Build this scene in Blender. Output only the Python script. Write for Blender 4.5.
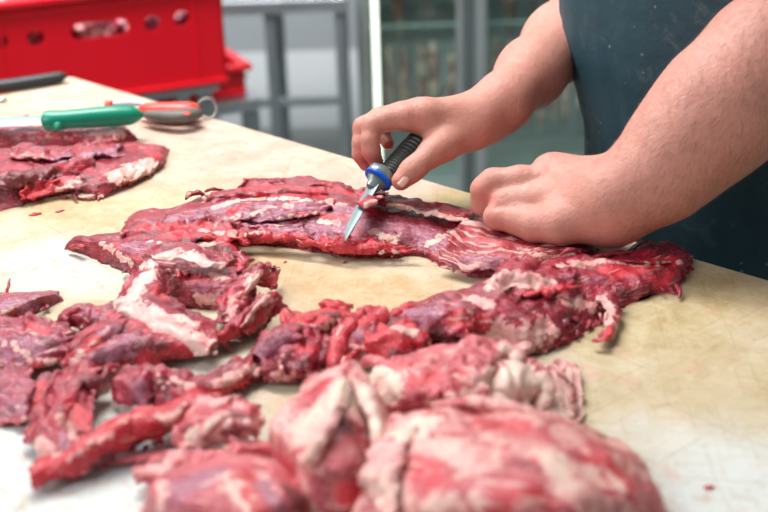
import bpy, math, random
import numpy as np
from mathutils import Vector, Matrix

sc = bpy.context.scene
for o in list(bpy.data.objects): bpy.data.objects.remove(o)
COL = sc.collection

# ------------------------------------------------------------------ camera
TZ = 0.92                       # height of the cutting board's top
CH = 0.50                       # camera above the board
FPX, PITCH, ROLL = 1280.0, math.radians(23), math.radians(1.8)
_f = np.array([0, math.cos(PITCH), -math.sin(PITCH)])
_r0 = np.array([1.0, 0, 0]); _u0 = np.cross(_r0, _f)
_r = _r0*math.cos(ROLL) - _u0*math.sin(ROLL)
_u = _u0*math.cos(ROLL) + _r0*math.sin(ROLL)
CAM = np.array([0, 0, TZ+CH])
cd = bpy.data.cameras.new('camera'); cam = bpy.data.objects.new('camera', cd); COL.objects.link(cam)
cd.sensor_width = 36; cd.lens = FPX*36/768
m = Matrix(((_r[0], _u[0], -_f[0], CAM[0]), (_r[1], _u[1], -_f[1], CAM[1]), (_r[2], _u[2], -_f[2], CAM[2]), (0, 0, 0, 1)))
cam.matrix_world = m
cd.dof.use_dof = True; cd.dof.focus_distance = 1.30; cd.dof.aperture_fstop = 4.2
cd.clip_start = 0.02
sc.camera = cam

# ------------------------------------------------------------------ light
w = bpy.data.worlds.new('world'); sc.world = w; w.use_nodes = True
bg = w.node_tree.nodes['Background']; bg.inputs[0].default_value = (0.93, 0.96, 1.0, 1); bg.inputs[1].default_value = 0.34
def area(name, loc, target, size, size_y, power, color):
    l = bpy.data.lights.new(name, 'AREA'); l.shape = 'RECTANGLE'; l.size = size; l.size_y = size_y
    l.energy = power; l.color = color
    o = bpy.data.objects.new(name, l); COL.objects.link(o); o.location = loc
    o.rotation_euler = (Vector(target)-Vector(loc)).to_track_quat('-Z', 'Y').to_euler()
    return o
area('ceiling_light', (-0.35, 1.75, 2.9), (0, 1.1, 0.9), 1.2, 0.7, 58, (1.0, 0.965, 0.92))
area('front_fill_light', (-1.5, 0.0, 2.3), (0.1, 1.1, 0.9), 1.0, 1.0, 44, (0.95, 0.97, 1.0))  # unseen fill lamp, added to brighten the sides facing the camera
area('room_light', (-1.0, 2.4, 2.9), (-0.5, 4.0, 0.4), 2.0, 0.8, 190, (0.95, 0.98, 1.0))
sc.view_settings.view_transform = 'Standard'; sc.view_settings.look = 'None'
sc.view_settings.gamma = 1; sc.view_settings.use_curve_mapping = False
sc.view_settings.exposure = -0.58

# ------------------------------------------------------------------ measuring helpers (survey of the photo -> metres)
def ray(px, py): return _f + _r*((px-384)/FPX) + _u*((256-py)/FPX)
def P(px, py, z=0.0):                       # z in mm above the board
    d = ray(px, py); t = (CH - z/1000.0)/-d[2]; return CAM + d*t
def J(px, py, dep): return CAM + ray(px, py)*dep
def PY(px, py, Y): d = ray(px, py); return CAM + d*(Y/d[1])
def Pn(px, py, nv):                         # point on the vertical plane n.p = nv
    d = ray(px, py); n = np.array([.70711, .70711, 0]); return CAM + d*(nv/(d@n))
E_ = np.array([.70711, -.70711, 0]); N_ = np.array([.70711, .70711, 0]); Z_ = np.array([0, 0, 1.0])
def EN(e, n, z): return E_*e + N_*n + Z_*z

# ------------------------------------------------------------------ numpy noise
_rng = np.random.RandomState(7); _perm = _rng.permutation(256); _perm = np.concatenate([_perm]*3)
_g = _rng.normal(size=(256, 3)); _g /= np.linalg.norm(_g, axis=1)[:, None]
def noise(p):
    p = np.asarray(p, float); i = np.floor(p).astype(int); f = p-i; i &= 255
    u = f*f*f*(f*(f*6-15)+10); out = 0
    for dx in (0, 1):
        wx = u[..., 0] if dx else 1-u[..., 0]
        for dy in (0, 1):
            wy = u[..., 1] if dy else 1-u[..., 1]
            for dz in (0, 1):
                wz = u[..., 2] if dz else 1-u[..., 2]
                h = _perm[_perm[_perm[(i[..., 0]+dx) & 255]+((i[..., 1]+dy) & 255)]+((i[..., 2]+dz) & 255)]
                g = _g[h]; out = out + wx*wy*wz*(g[..., 0]*(f[..., 0]-dx)+g[..., 1]*(f[..., 1]-dy)+g[..., 2]*(f[..., 2]-dz))
    return out*1.5
def fbm(p, o=3):
    s = 0; a = 1.0
    for k in range(o): s = s + a*noise(p*2**k+k*17.3); a *= .5
    return s
def ridge(p, o=3):
    s = 0; a = 1.0
    for k in range(o): s = s + a*(0.5-np.abs(noise(p*2**k+k*11.7)))*2; a *= .5
    return s/1.75-0.5
def crom(A, n):                             # resample axis 0 with Catmull-Rom
    A = np.asarray(A, float); k = len(A)
    if k == 2:
        t = np.linspace(0, 1, n).reshape((-1,)+(1,)*(A.ndim-1)); return A[0]*(1-t)+A[1]*t
    B = np.concatenate([[2*A[0]-A[1]], A, [2*A[-1]-A[-2]]])
    t = np.linspace(0, k-1-1e-9, n); i = t.astype(int); f = (t-i).reshape((-1,)+(1,)*(A.ndim-1))
    a, b, c, d = B[i], B[i+1], B[i+2], B[i+3]
    return .5*((2*b)+(c-a)*f+(2*a-5*b+4*c-d)*f*f+(3*b-a-3*c+d)*f**3)
def sstep(a, b, x): t = np.clip((x-a)/(b-a), 0, 1); return t*t*(3-2*t)

# ------------------------------------------------------------------ mesh helpers
def mesh_obj(name, V, Fq, mat, parent=None, smooth=True, attrs=None):
    me = bpy.data.meshes.new(name); V = np.asarray(V, np.float32)
    Fq = [np.asarray(f, np.int32) for f in (Fq if isinstance(Fq, list) else [Fq])]
    lens = np.concatenate([np.full(len(f), f.shape[1]) for f in Fq]); idx = np.concatenate([f.ravel() for f in Fq])
    me.vertices.add(len(V)); me.vertices.foreach_set('co', V.ravel())
    me.loops.add(len(idx)); me.loops.foreach_set('vertex_index', idx.astype(np.int32))
    me.polygons.add(len(lens)); st = np.concatenate([[0], np.cumsum(lens)[:-1]])
    me.polygons.foreach_set('loop_start', st.astype(np.int32))
    me.polygons.foreach_set('use_smooth', np.full(len(lens), smooth))
    me.update(calc_edges=True); me.validate()
    for k, a in (attrs or {}).items():
        if a.shape[1] == 4:
            at = me.attributes.new(k, 'FLOAT_COLOR', 'POINT'); at.data.foreach_set('color', a.astype(np.float32).ravel())
        else:
            at = me.attributes.new(k, 'FLOAT_VECTOR', 'POINT'); at.data.foreach_set('vector', a.astype(np.float32).ravel())
    me.materials.append(mat)
    o = bpy.data.objects.new(name, me); COL.objects.link(o)
    if parent:
        o.parent = parent; bpy.context.view_layer.update(); o.matrix_parent_inverse = parent.matrix_world.inverted()
    return o
def tag(o, label=None, cat=None, group=None, kind=None):
    if label: o['label'] = label
    if cat: o['category'] = cat
    if group: o['group'] = group
    if kind: o['kind'] = kind
    return o
def empty(name, loc, label, cat, group=None):
    o = bpy.data.objects.new(name, None); COL.objects.link(o); o.location = Vector([float(v) for v in loc]); o.empty_display_size = .05
    return tag(o, label, cat, group)
class MB:                                   # simple solids gathered into one mesh
    def __init__(s): s.V = []; s.F = {}; s.n = 0
    def add(s, V, F):
        V = np.asarray(V, float); s.V.append(V)
        for f in F: s.F.setdefault(len(f), []).append([i+s.n for i in f])
        s.n += len(V)
    def box(s, c, sx, sy, sz, ax=None, bev=0.0):  # centre, full sizes, axes (3 unit vectors)
        X, Y, Z = ax if ax is not None else (np.array([1., 0, 0]), np.array([0, 1., 0]), Z_)
        b = min(bev, .49*min(sx, sy, sz)); 
        if b <= 0:
            V = [c+X*(i*sx/2)+Y*(j*sy/2)+Z*(k*sz/2) for k in (-1, 1) for i, j in ((-1, -1), (1, -1), (1, 1), (-1, 1))]
            s.add(V, [(3, 2, 1, 0), (4, 5, 6, 7), (0, 1, 5, 4), (1, 2, 6, 5), (2, 3, 7, 6), (3, 0, 4, 7)]); return
        rings = []
        for (z, ins) in ((-sz/2, b), (-sz/2+b*.3, b*.3), (-sz/2+b, 0), (sz/2-b, 0), (sz/2-b*.3, b*.3), (sz/2, b)):
            rings.append([c+X*x+Y*y+Z*z for x, y in rrect(sx/2-ins, sy/2-ins, b)])
        s.loft(rings)
    def loft(s, rings, cap=True, closed=True):
        m_ = len(rings[0]); V = np.concatenate([np.asarray(r, float) for r in rings]); F = []
        for a in range(len(rings)-1):
            for b in range(m_ if closed else m_-1):
                c = (b+1) % m_; F.append((a*m_+b, a*m_+c, (a+1)*m_+c, (a+1)*m_+b))
        if cap: F.append(tuple(range(m_))[::-1]); F.append(tuple(range((len(rings)-1)*m_, len(rings)*m_)))
        s.add(V, F)
    def tube(s, path, rad, n=12, flat=1.0, up=Z_):
        path = [np.asarray(p, float) for p in path]; rad = rad if hasattr(rad, '__len__') else [rad]*len(path); rings = []
        for i, p in enumerate(path):
            t = path[min(i+1, len(path)-1)]-path[max(i-1, 0)]; t /= np.linalg.norm(t)+1e-12
            a = np.cross(t, up); 
            if np.linalg.norm(a) < 1e-3: a = np.cross(t, np.array([1., 0, 0]))
            a /= np.linalg.norm(a); b = np.cross(a, t)
            rings.append([p+a*(rad[i]*math.cos(q))+b*(rad[i]*flat*math.sin(q)) for q in np.linspace(0, 2*math.pi, n, endpoint=False)])
        s.loft(rings)
    def build(s, name, mat, parent=None, smooth=False, autos=True):
        o = mesh_obj(name, np.concatenate(s.V), [np.array(f) for f in s.F.values()], mat, parent, smooth)
        if smooth: 
            try: o.data.set_sharp_from_angle(angle=math.radians(38))
            except Exception: pass
        return o
def rrect(hx, hy, r, n=4):
    r = min(r, hx, hy); out = []
    for cx, cy, a0 in ((hx-r, hy-r, 0), (-hx+r, hy-r, 90), (-hx+r, -hy+r, 180), (hx-r, -hy+r, 270)):
        for k in range(n+1):
            a = math.radians(a0+90*k/n); out.append((cx+r*math.cos(a), cy+r*math.sin(a)))
    return out

# ------------------------------------------------------------------ materials
class NT:
    def __init__(s, name):
        s.m = bpy.data.materials.new(name); s.m.use_nodes = True; s.t = s.m.node_tree
        s.b = s.t.nodes['Principled BSDF']
    def n(s, typ, **kw):
        x = s.t.nodes.new(typ)
        for k, v in kw.items(): setattr(x, k, v)
        return x
    def L(s, a, b): s.t.links.new(a, b)
    def val(s, sock, v):
        if hasattr(v, 'is_output') or isinstance(v, bpy.types.NodeSocket): s.L(v, sock)
        else: sock.default_value = v if not isinstance(v, tuple) or len(v) != 3 else (*v, 1)
    def noise(s, vec, scale, detail=4, rough=.55, dist=0, out='Fac'):
        x = s.n('ShaderNodeTexNoise'); x.inputs['Scale'].default_value = scale; x.inputs['Detail'].default_value = detail
        x.inputs['Roughness'].default_value = rough; x.inputs['Distortion'].default_value = dist
        if vec is not None: s.L(vec, x.inputs['Vector'])
        return x.outputs[out]
    def math(s, op, a, b=0.0, c=None, clamp=False):
        x = s.n('ShaderNodeMath', operation=op); x.use_clamp = clamp
        s.val(x.inputs[0], a); s.val(x.inputs[1], b)
        if c is not None: s.val(x.inputs[2], c)
        return x.outputs[0]
    def step(s, v, a, b):
        x = s.n('ShaderNodeMapRange', interpolation_type='SMOOTHSTEP'); s.val(x.inputs[0], v)
        x.inputs[1].default_value = a; x.inputs[2].default_value = b; return x.outputs[0]
    def mix(s, f, a, b, mode='MIX'):
        x = s.n('ShaderNodeMix', data_type='RGBA', blend_type=mode); s.val(x.inputs[0], f); s.val(x.inputs[6], a); s.val(x.inputs[7], b)
        return x.outputs[2]
    def map(s, vec, scale=(1, 1, 1), rot=(0, 0, 0), loc=(0, 0, 0)):
        x = s.n('ShaderNodeMapping'); s.L(vec, x.inputs[0]); x.inputs['Scale'].default_value = scale
        x.inputs['Rotation'].default_value = rot; x.inputs['Location'].default_value = loc; return x.outputs[0]
    def obj(s): return s.n('ShaderNodeNewGeometry').outputs['Position']
    def oc(s): return s.n('ShaderNodeTexCoord').outputs['Object']
    def bump(s, h, strength=.3, dist=.001, prev=None):
        x = s.n('ShaderNodeBump'); x.inputs['Strength'].default_value = strength; x.inputs['Distance'].default_value = dist
        s.L(h, x.inputs['Height'])
        if prev is not None: s.L(prev, x.inputs['Normal'])
        return x.outputs[0]
    def P(s, **kw):
        for k, v in kw.items():
            k = k.replace('_', ' ')
            s.val(s.b.inputs[k], v)
def simple(name, col, rough=.5, metal=0.0, bumpy=0.0, bscale=200, var=.08, vscale=6, coat=0.0, emit=None, es=0):
    t = NT(name); p = t.oc(); nz = t.noise(p, vscale, 5)
    c2 = tuple(min(1, c*(1+2*var)) for c in col); c1 = tuple(c*(1-2*var) for c in col)
    t.P(Base_Color=t.mix(nz, c1, c2), Metallic=metal, Coat_Weight=coat)
    t.P(Roughness=t.math('ADD', rough-.08, t.math('MULTIPLY', t.noise(p, vscale*3, 4), .16)))
    if bumpy: t.P(Normal=t.bump(t.noise(p, bscale, 4), bumpy, .0008))
    if emit: t.b.inputs['Emission Color'].default_value = (*emit, 1); t.b.inputs['Emission Strength'].default_value = es
    return t.m

def meat_mat(name, deep=(.19, .005, .016), mid=(.46, .018, .045), pale=(.60, .12, .12), fat1=(.86, .66, .53), fat2=(.80, .35, .30), marb=.0, grain=(30, 260), gloss=.24, ms=95, fs=1.15, clean1=(.90, .55, .50), clean2=(.90, .72, .65)):
    t = NT(name); pos = t.obj()
    z = t.n('ShaderNodeAttribute', attribute_name='zones'); sp = t.n('ShaderNodeSeparateColor'); t.L(z.outputs['Color'], sp.inputs[0])
    g = t.n('ShaderNodeAttribute', attribute_name='grain').outputs['Vector']
    gm = t.map(g, (grain[0], grain[1], 40))
    fib = t.noise(gm, 1.0, 5, .7, 1.2)
    big = t.noise(pos, 38, 4, .6, .4); fine = t.noise(pos, 210, 4, .65, .3); mid_n = t.noise(pos, ms, 6, .65, .8)
    base = t.mix(t.step(t.math('ADD', t.math('MULTIPLY', fib, .6), t.math('MULTIPLY', big, .5)), .35, .72), deep, mid)
    base = t.mix(t.math('MULTIPLY', t.step(fine, .54, .74), .22), base, pale)
    base = t.mix(t.math('MULTIPLY', t.step(t.noise(pos, 130, 6, .75, 1.2), .52, .62), .75), base, t.mix(.45, deep, (.03, .003, .006)))
    # silvery membrane (purple), fresh bright red, fat
    def zone(ch, spread, lo=.32, hi=.74, nn=mid_n):
        return t.step(t.math('ADD', ch, t.math('MULTIPLY', t.math('SUBTRACT', nn, .5), spread)), lo, hi)
    br = zone(sp.outputs[2], 1.1); base = t.mix(t.math('MULTIPLY', br, .85), base, t.mix(fib, (.48, .004, .016), (.76, .040, .060)))
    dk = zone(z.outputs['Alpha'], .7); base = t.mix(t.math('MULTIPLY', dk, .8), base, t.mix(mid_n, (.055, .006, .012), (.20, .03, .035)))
    mb = zone(sp.outputs[1], 1.0); mem = t.mix(t.step(fib, .35, .68), (.27, .055, .11), (.52, .25, .34))
    mem = t.mix(t.math('MULTIPLY', t.step(big, .5, .62), .6), mem, (.34, .06, .10))
    mem = t.mix(t.step(t.noise(t.map(g, (55, 170, 9)), 1, 4, .6, 1.2), .60, .72), mem, (.70, .48, .50)); mem = t.mix(t.math('MULTIPLY', t.step(t.noise(pos, 150, 6, .75, 1.4), .49, .62), .75), mem, (.30, .02, .045)); base = t.mix(t.math('MULTIPLY', mb, .85), base, mem)
    # marbling streaks
    mg = t.map(g, (grain[0]*.75, grain[1]*.55, 30), loc=(3, 7, 1)); s1 = t.noise(mg, 1.0, 5, .62, 1.1)
    thr = t.math('SUBTRACT', .655, marb*.16)
    mk = t.step(t.math('SUBTRACT', s1, thr), -.012, .03)
    base = t.mix(t.math('MULTIPLY', mk, .85), base, (.80, .42, .36))
    flk = t.math('MULTIPLY', t.step(t.noise(pos, 300, 4, .7, .8), .60, .67), .5); base = t.mix(flk, base, (.82, .50, .46))
    ft = zone(sp.outputs[0], fs)
    fc = t.mix(t.step(mid_n, .36, .64), fat1, fat2); fc = t.mix(t.math('MULTIPLY', t.step(fib, .55, .75), .5), fc, (.88, .74, .64))
    fc = t.mix(t.math('MULTIPLY', t.step(t.noise(pos, 85, 6, .75, 1.8), .52, .66), .7), fc, (.64, .09, .11))
    pure = t.step(sp.outputs[0], 1.1, 1.6); fc = t.mix(t.math('MULTIPLY', pure, .72), fc, t.mix(t.noise(pos, 30, 4), clean1, clean2))
    base = t.mix(t.math('MULTIPLY', ft, .90), base, fc)
    t.P(Base_Color=base, Coat_Weight=.55, Coat_Roughness=.09, Specular_IOR_Level=.35)
    t.P(Roughness=t.math('ADD', gloss, t.math('MULTIPLY', ft, .16)))
    t.b.inputs['Subsurface Weight'].default_value = .07; t.b.inputs['Subsurface Radius'].default_value = (.006, .002, .0015); t.b.inputs['Subsurface Scale'].default_value = 1
    n1 = t.bump(fib, .35, .0012); n1 = t.bump(t.noise(pos, 110, 4, .65, .8), .6, .0035, n1); n2 = t.bump(t.noise(pos, 290, 5, .7), .6, .0020, n1)
    t.P(Normal=n2); t.L(n2, t.b.inputs['Coat Normal'])
    return t.m
MEAT = meat_mat('beef')
MARBLED = meat_mat('marbled_beef', deep=(.27, .012, .026), mid=(.46, .035, .055), marb=.62, grain=(22, 190))
TRIM = meat_mat('beef_trim', deep=(.15, .003, .014), mid=(.52, .016, .055), pale=(.70, .22, .20), marb=.26, grain=(34, 200), fat1=(.90, .62, .53), fat2=(.86, .36, .33))
FATTY = meat_mat('fatty_beef', deep=(.44, .03, .05), mid=(.72, .15, .175), pale=(.88, .50, .46), fat1=(.92, .74, .60), fat2=(.86, .44, .41), marb=.3, gloss=.30, ms=42, fs=2.4, clean1=(.84, .62, .48), clean2=(.86, .76, .62))

# ------------------------------------------------------------------ meat builder
class Piece:
    def __init__(s, seed=0, up=1): s.V = []; s.F = []; s.G = []; s.n = 0; s.seed = seed; s.Z = []; s.E = []
    def _emit(s, V, F, G, bd=None):
        s.E.append(np.full(len(V), .02) if bd is None else bd)
        a, b, c, d = V[F[:, 0]]-V[0], V[F[:, 1]]-V[0], V[F[:, 2]]-V[0], V[F[:, 3]]-V[0]
        if (np.einsum('ij,ij->i', np.cross(a, b), c)+np.einsum('ij,ij->i', np.cross(a, c), d)).sum() < 0: F = F[:, ::-1]
        s.V.append(V); s.F.append(F+s.n); s.G.append(G); s.n += len(V)
    def _grid(s, net, res, lenu=None):
        A = np.array([[P(*q[:3]) for q in row] for row in net])
        lu = np.linalg.norm(np.diff(A, axis=1), axis=2).sum(1).max(); lv = np.linalg.norm(np.diff(A, axis=0), axis=2).sum(0).max()
        nu = int(np.clip(lu/res, 12, 420)); nv = int(np.clip(lv/res, 8, 260))
        B = crom(A, nv); B = crom(B.transpose(1, 0, 2), nu).transpose(1, 0, 2)
        u = np.linspace(0, 1, nu); v = np.linspace(0, 1, nv); U, Vv = np.meshgrid(u, v)
        return B, U, Vv, lu, lv, nu, nv
    def _norm(s, B):
        du = np.gradient(B, axis=1); dv = np.gradient(B, axis=0); n = np.cross(du, dv)
        return n/(np.linalg.norm(n, axis=2, keepdims=True)+1e-12)
    def _disp(s, B, N, lump, fine, fib, U, V, lu, lv, lf=45):
        off = np.array([s.seed*3.1, s.seed*1.7, s.seed*.9])
        d = lump*fbm(B*lf*.8+off, 2) + fine*ridge(B*120+off, 2)
        gq = np.stack([U*lu*28, V*lv*170, np.full_like(U, s.seed)], -1)
        return B+N*(d+fib*ridge(gq, 2))[..., None]
    def _rag(s, B, bd, ragged, width, freq=75):
        wgt = np.exp(-(bd/width)**2)[..., None]; q = B*freq+s.seed*5.3
        vec = np.stack([fbm(q, 2)+fbm(q*.45+5, 1)+.45*noise(q*2.3)+.35*noise(q*4.3), fbm(q+31.7, 2)+fbm(q*.45+9, 1)+.45*noise(q*2.3+4)+.35*noise(q*4.3+7), fbm(q+77.1, 1)*.5], -1)
        return B+vec*wgt*ragged
    def _close(s, T, Bt, U, V, lu, lv, z0):
        nv, nu = U.shape; idx = np.arange(nu*nv).reshape(nv, nu); off = nu*nv
        T = T.copy(); Bt = Bt.copy()
        T[..., 2] = np.maximum(T[..., 2], z0+.0006); Bt[..., 2] = np.maximum(Bt[..., 2], z0+.0002)
        VV = np.concatenate([T.reshape(-1, 3), Bt.reshape(-1, 3)])
        q = lambda I: np.stack([I[:-1, :-1], I[:-1, 1:], I[1:, 1:], I[1:, :-1]], -1).reshape(-1, 4)
        F = [q(idx), q(idx+off)[:, ::-1]]
        for a in (idx[0, :], idx[-1, ::-1], idx[::-1, 0], idx[:, -1]):
            F.append(np.stack([a[1:], a[:-1], a[:-1]+off, a[1:]+off], -1))
        g = np.stack([U*lu+s.seed*.37, V*lv, np.zeros_like(U)], -1).reshape(-1, 3)
        s._emit(VV, np.concatenate(F), np.concatenate([g, g+[0, 0, .1]]), np.tile(np.minimum(np.minimum(U, 1-U)*lu, np.minimum(V, 1-V)*lv).ravel(), 2))
    def sheet(s, net, th=4.0, res=1.4, lump=2.5, fine=.5, fib=.3, ragged=3.0, rw=.006, lf=45, fold=0, ff=25, curl=0, grid=None):
        th *= .46; lump *= .55; fine *= .45; fold = max(fold, 2.5)*1.35; ragged *= 1.15
        th /= 1000.; res /= 1000.
        B, U, V, lu, lv, nu, nv = s._grid(net, res) if grid is None else grid
        N = s._norm(B); 
        if N[..., 2].mean() < 0: N = -N
        if fold: B = B+N*(fold/1000*ridge(np.stack([U*lu*ff*.75, V*lv*ff*.6, np.full_like(U, s.seed*2.3)], -1), 2))[..., None]; N = s._norm(B)
        bd = np.minimum(np.minimum(U, 1-U)*lu, np.minimum(V, 1-V)*lv)
        q = B*38+s.seed*2.9; wv = (.5-np.abs(noise(q+noise(q*.7)[..., None]*.8)))*.0085*min(1, fold/4); B = B+Z_*wv[..., None]
        bd0 = np.minimum(np.minimum(U, 1-U)*lu, np.minimum(V, 1-V)*lv); B = B+Z_*(np.exp(-(bd0/.007)**2)*(.0035*noise(B*55+s.seed)+.0012))[..., None]
        if curl: B = B+Z_*(curl/1000*np.exp(-bd/.006))[..., None]
        B = s._rag(B, bd, ragged/1000, rw); N = s._norm(B)
        prof = np.sqrt(np.clip(bd/(th*.8+.001), 0.0, 1))*.5*th+.0003
        prof = prof*(1+.5*fbm(B*60+9.1, 2))
        T = s._disp(B, N, lump/1000, fine/1000, fib/1000, U, V, lu, lv, lf)+N*prof[..., None]
        Bt = B+(T-B-N*prof[..., None])-N*prof[..., None]
        lift = np.clip((TZ+.0006)-Bt[..., 2], 0, None)[..., None]*Z_
        s._close(T+lift, Bt+lift, U, V, lu, lv, TZ); s.Z.append(B)
        return s
    def scroll(s, path, R, a0=-60, a1=200, th=3, res=1.0, grow=.35, **kw):
        # a strip rolled about a path (photo points); angles in degrees, 0 = to the right of the path, 90 = up
        A = np.array([P(*q[:3]) for q in path]); L = np.linalg.norm(np.diff(A, axis=0), axis=1).sum(); nu = int(max(14, L/res*1000))
        C = crom(A, nu); t = np.gradient(C, axis=0); t /= np.linalg.norm(t, axis=1)[:, None]; a = np.cross(t, Z_); a /= np.linalg.norm(a, axis=1)[:, None]+1e-9; b = np.cross(a, t)
        Rr = (np.interp(np.linspace(0, 1, nu), np.linspace(0, 1, len(R)), R) if hasattr(R, '__len__') else np.full(nu, R))/1000
        lv = float(Rr.mean())*math.radians(abs(a1-a0)); nv = int(max(10, lv/res*1000)); q = np.radians(np.linspace(a0, a1, nv)); U, V = np.meshgrid(np.linspace(0, 1, nu), np.linspace(0, 1, nv))
        rr = Rr[None]*(1-grow*V)*(1+.25*noise(np.stack([U*L*60, V*2+s.seed, U*0], -1)))
        qq = q[:, None]+.5*noise(np.stack([U*L*35, U*0+s.seed*3, U*0], -1))
        B = C[None]+a[None]*(rr*np.cos(qq))[..., None]+b[None]*(rr*np.sin(qq))[..., None]; B[..., 2] = np.maximum(B[..., 2], TZ+.001)
        kw.setdefault('lump', 1.2); kw.setdefault('ragged', 2.0); kw.setdefault('fold', 2.2)
        return s.sheet(None, th=th, grid=(B, U, V, L, lv, nu, nv), **kw)
    def mound(s, net, far=12.0, ends=6.0, res=1.5, lump=3.0, fine=.8, fib=.5, ragged=3.0, rw=.012, lf=45):
        fine *= .45; ragged *= 1.2
        # rows: near ground edge ... far shoulder; a far ground row and rounded ends are added
        W = [[P(*q[:3]) for q in row] for row in net]
        A = np.array(W); last = A[-1].copy(); dirn = A[-1]-A[0]; dirn[:, 2] = 0; dirn /= np.linalg.norm(dirn, axis=1)[:, None]+1e-9
        for k_ in (1, 2):
            gap = ((A[k_]-A[k_-1])*dirn).sum(1); A[k_] += dirn*np.clip(.0025-gap, 0, None)[:, None]
        last = last+dirn*far/1000; last[:, 2] = TZ; A = np.concatenate([A, last[None]])
        def endcol(c, d):
            e = c.copy(); mid = c.mean(0); e = mid+(c-mid)*.72; t = c.mean(0)-d.mean(0); t[2] = 0; t /= np.linalg.norm(t)+1e-9
            e = e+t*ends/1000; e[:, 2] = TZ+(c[:, 2]-TZ)*.05; return e
        A = np.concatenate([endcol(A[:, 0], A[:, 1])[:, None], A, endcol(A[:, -1], A[:, -2])[:, None]], 1)
        lu = np.linalg.norm(np.diff(A, axis=1), axis=2).sum(1).max(); lv = np.linalg.norm(np.diff(A, axis=0), axis=2).sum(0).max()
        nu = int(np.clip(lu/res*1000, 20, 420)); nv = int(np.clip(lv/res*1000, 12, 260))
        B = crom(A, nv); B = crom(B.transpose(1, 0, 2), nu).transpose(1, 0, 2); U, V = np.meshgrid(np.linspace(0, 1, nu), np.linspace(0, 1, nv))
        N = s._norm(B); 
        if N[..., 2].mean() < 0: N = -N
        bd = np.minimum(np.minimum(U, 1-U)*lu, np.minimum(V, 1-V)*lv)
        T = s._disp(B, N, lump/1000, fine/1000, fib/1000, U, V, lu, lv, lf); T = s._rag(T, bd, ragged/1000, rw)
        Bt = T.copy(); Bt[..., 2] = TZ
        s._close(T, Bt, U, V, lu, lv, TZ); s.Z.append(B); return s
    def strand(s, pts, r, n=9, wob=.6, flat=.7):
        A = np.array([P(*q[:3]) for q in pts]); L = np.linalg.norm(np.diff(A, axis=0), axis=1).sum(); k = int(max(8, L/.0016))
        C = crom(A, k); C = C+np.stack([fbm(C*160+s.seed, 2), fbm(C*160+40+s.seed, 2), fbm(C*160+80, 2)], -1)*(wob/1000)
        t = np.gradient(C, axis=0); t /= np.linalg.norm(t, axis=1)[:, None]; a = np.cross(t, Z_); a /= np.linalg.norm(a, axis=1)[:, None]+1e-9; b = np.cross(a, t)
        rr = np.interp(np.linspace(0, 1, k), np.linspace(0, 1, len(r)), r)/1000 if hasattr(r, '__len__') else np.full(k, r/1000)
        rr = rr*np.sqrt(np.clip(np.minimum(np.linspace(0, 1, k), np.linspace(1, 0, k))*10, .05, 1))
        rr = rr*(1+.35*noise(C*220+3))
        q = np.linspace(0, 2*np.pi, n, endpoint=False)
        R = C[:, None]+a[:, None]*(rr[:, None]*np.cos(q))[..., None]+b[:, None]*(rr[:, None]*flat*np.sin(q))[..., None]
        R[..., 2] = np.maximum(R[..., 2], TZ+.0004)
        I = np.arange(k*n).reshape(k, n); J_ = np.roll(I, -1, 1)
        F = np.stack([I[:-1], J_[:-1], J_[1:], I[1:]], -1).reshape(-1, 4)
        g = np.stack(np.broadcast_arrays(np.linspace(0, L, k)[:, None], q[None]*.003, 0*q[None]), -1).reshape(-1, 3)
        s._emit(R.reshape(-1, 3), F, g); return s
    def tatters(s, line, num, ln=(4, 11), r=(.8, 2.0), out=(0, 1), seed=1):
        # small torn shreds along an edge given by photo points
        rg = random.Random(seed); A = crom(np.array(line, float), 80)
        for k in range((num*3)//5):
            i = rg.randrange(3, 76); c = A[i]; l = rg.uniform(*ln)*.7; ang = rg.gauss(0, .7)
            o = np.array(out, float); o /= np.linalg.norm(o); d = np.array([o[0]*math.cos(ang)-o[1]*math.sin(ang), o[0]*math.sin(ang)+o[1]*math.cos(ang)])
            r0 = rg.uniform(*r)
            s.strand([(c[0]-d[0]*3, c[1]-d[1]*3, c[2]), (c[0]+d[0]*l*.5, c[1]+d[1]*l*.5, max(1, c[2]-l*.1+rg.uniform(-1, 2))), (c[0]+d[0]*l, c[1]+d[1]*l, max(1, c[2]-l*.45))], [r0*1.4, r0, r0*.4], n=6, flat=rg.uniform(.4, .9))
        return s
    def build(s, name, mat, paint=(), base=(0, 0, 0, 0), label=None, cat='meat', group=None, kind=None, edge=.62):
        V = np.concatenate(s.V); F = np.concatenate(s.F); G = np.concatenate(s.G)
        C = np.tile(np.array(base, float), (len(V), 1))
        rel = V-CAM; dep = rel@_f; px = 384+FPX*(rel@_r)/dep; py = 256-FPX*(rel@_u)/dep
        C[:, 0] = np.maximum(C[:, 0], edge*np.exp(-np.concatenate(s.E)/.0030)*(.75+.5*noise(V*70+s.seed)))
        nz = fbm(V*120+s.seed, 3); nz2 = .9*noise(V*330+s.seed)
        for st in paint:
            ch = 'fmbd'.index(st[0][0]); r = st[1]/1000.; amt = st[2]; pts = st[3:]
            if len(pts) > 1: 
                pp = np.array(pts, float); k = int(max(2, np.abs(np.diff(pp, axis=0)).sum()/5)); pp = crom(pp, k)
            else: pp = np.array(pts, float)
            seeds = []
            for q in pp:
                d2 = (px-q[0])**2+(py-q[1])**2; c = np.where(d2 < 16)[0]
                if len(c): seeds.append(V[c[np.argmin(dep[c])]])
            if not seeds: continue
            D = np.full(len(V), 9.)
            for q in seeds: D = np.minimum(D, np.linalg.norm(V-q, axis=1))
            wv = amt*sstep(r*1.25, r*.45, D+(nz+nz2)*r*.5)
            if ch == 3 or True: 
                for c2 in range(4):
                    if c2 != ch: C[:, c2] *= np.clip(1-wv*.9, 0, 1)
            C[:, ch] = np.maximum(C[:, ch], wv)
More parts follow.
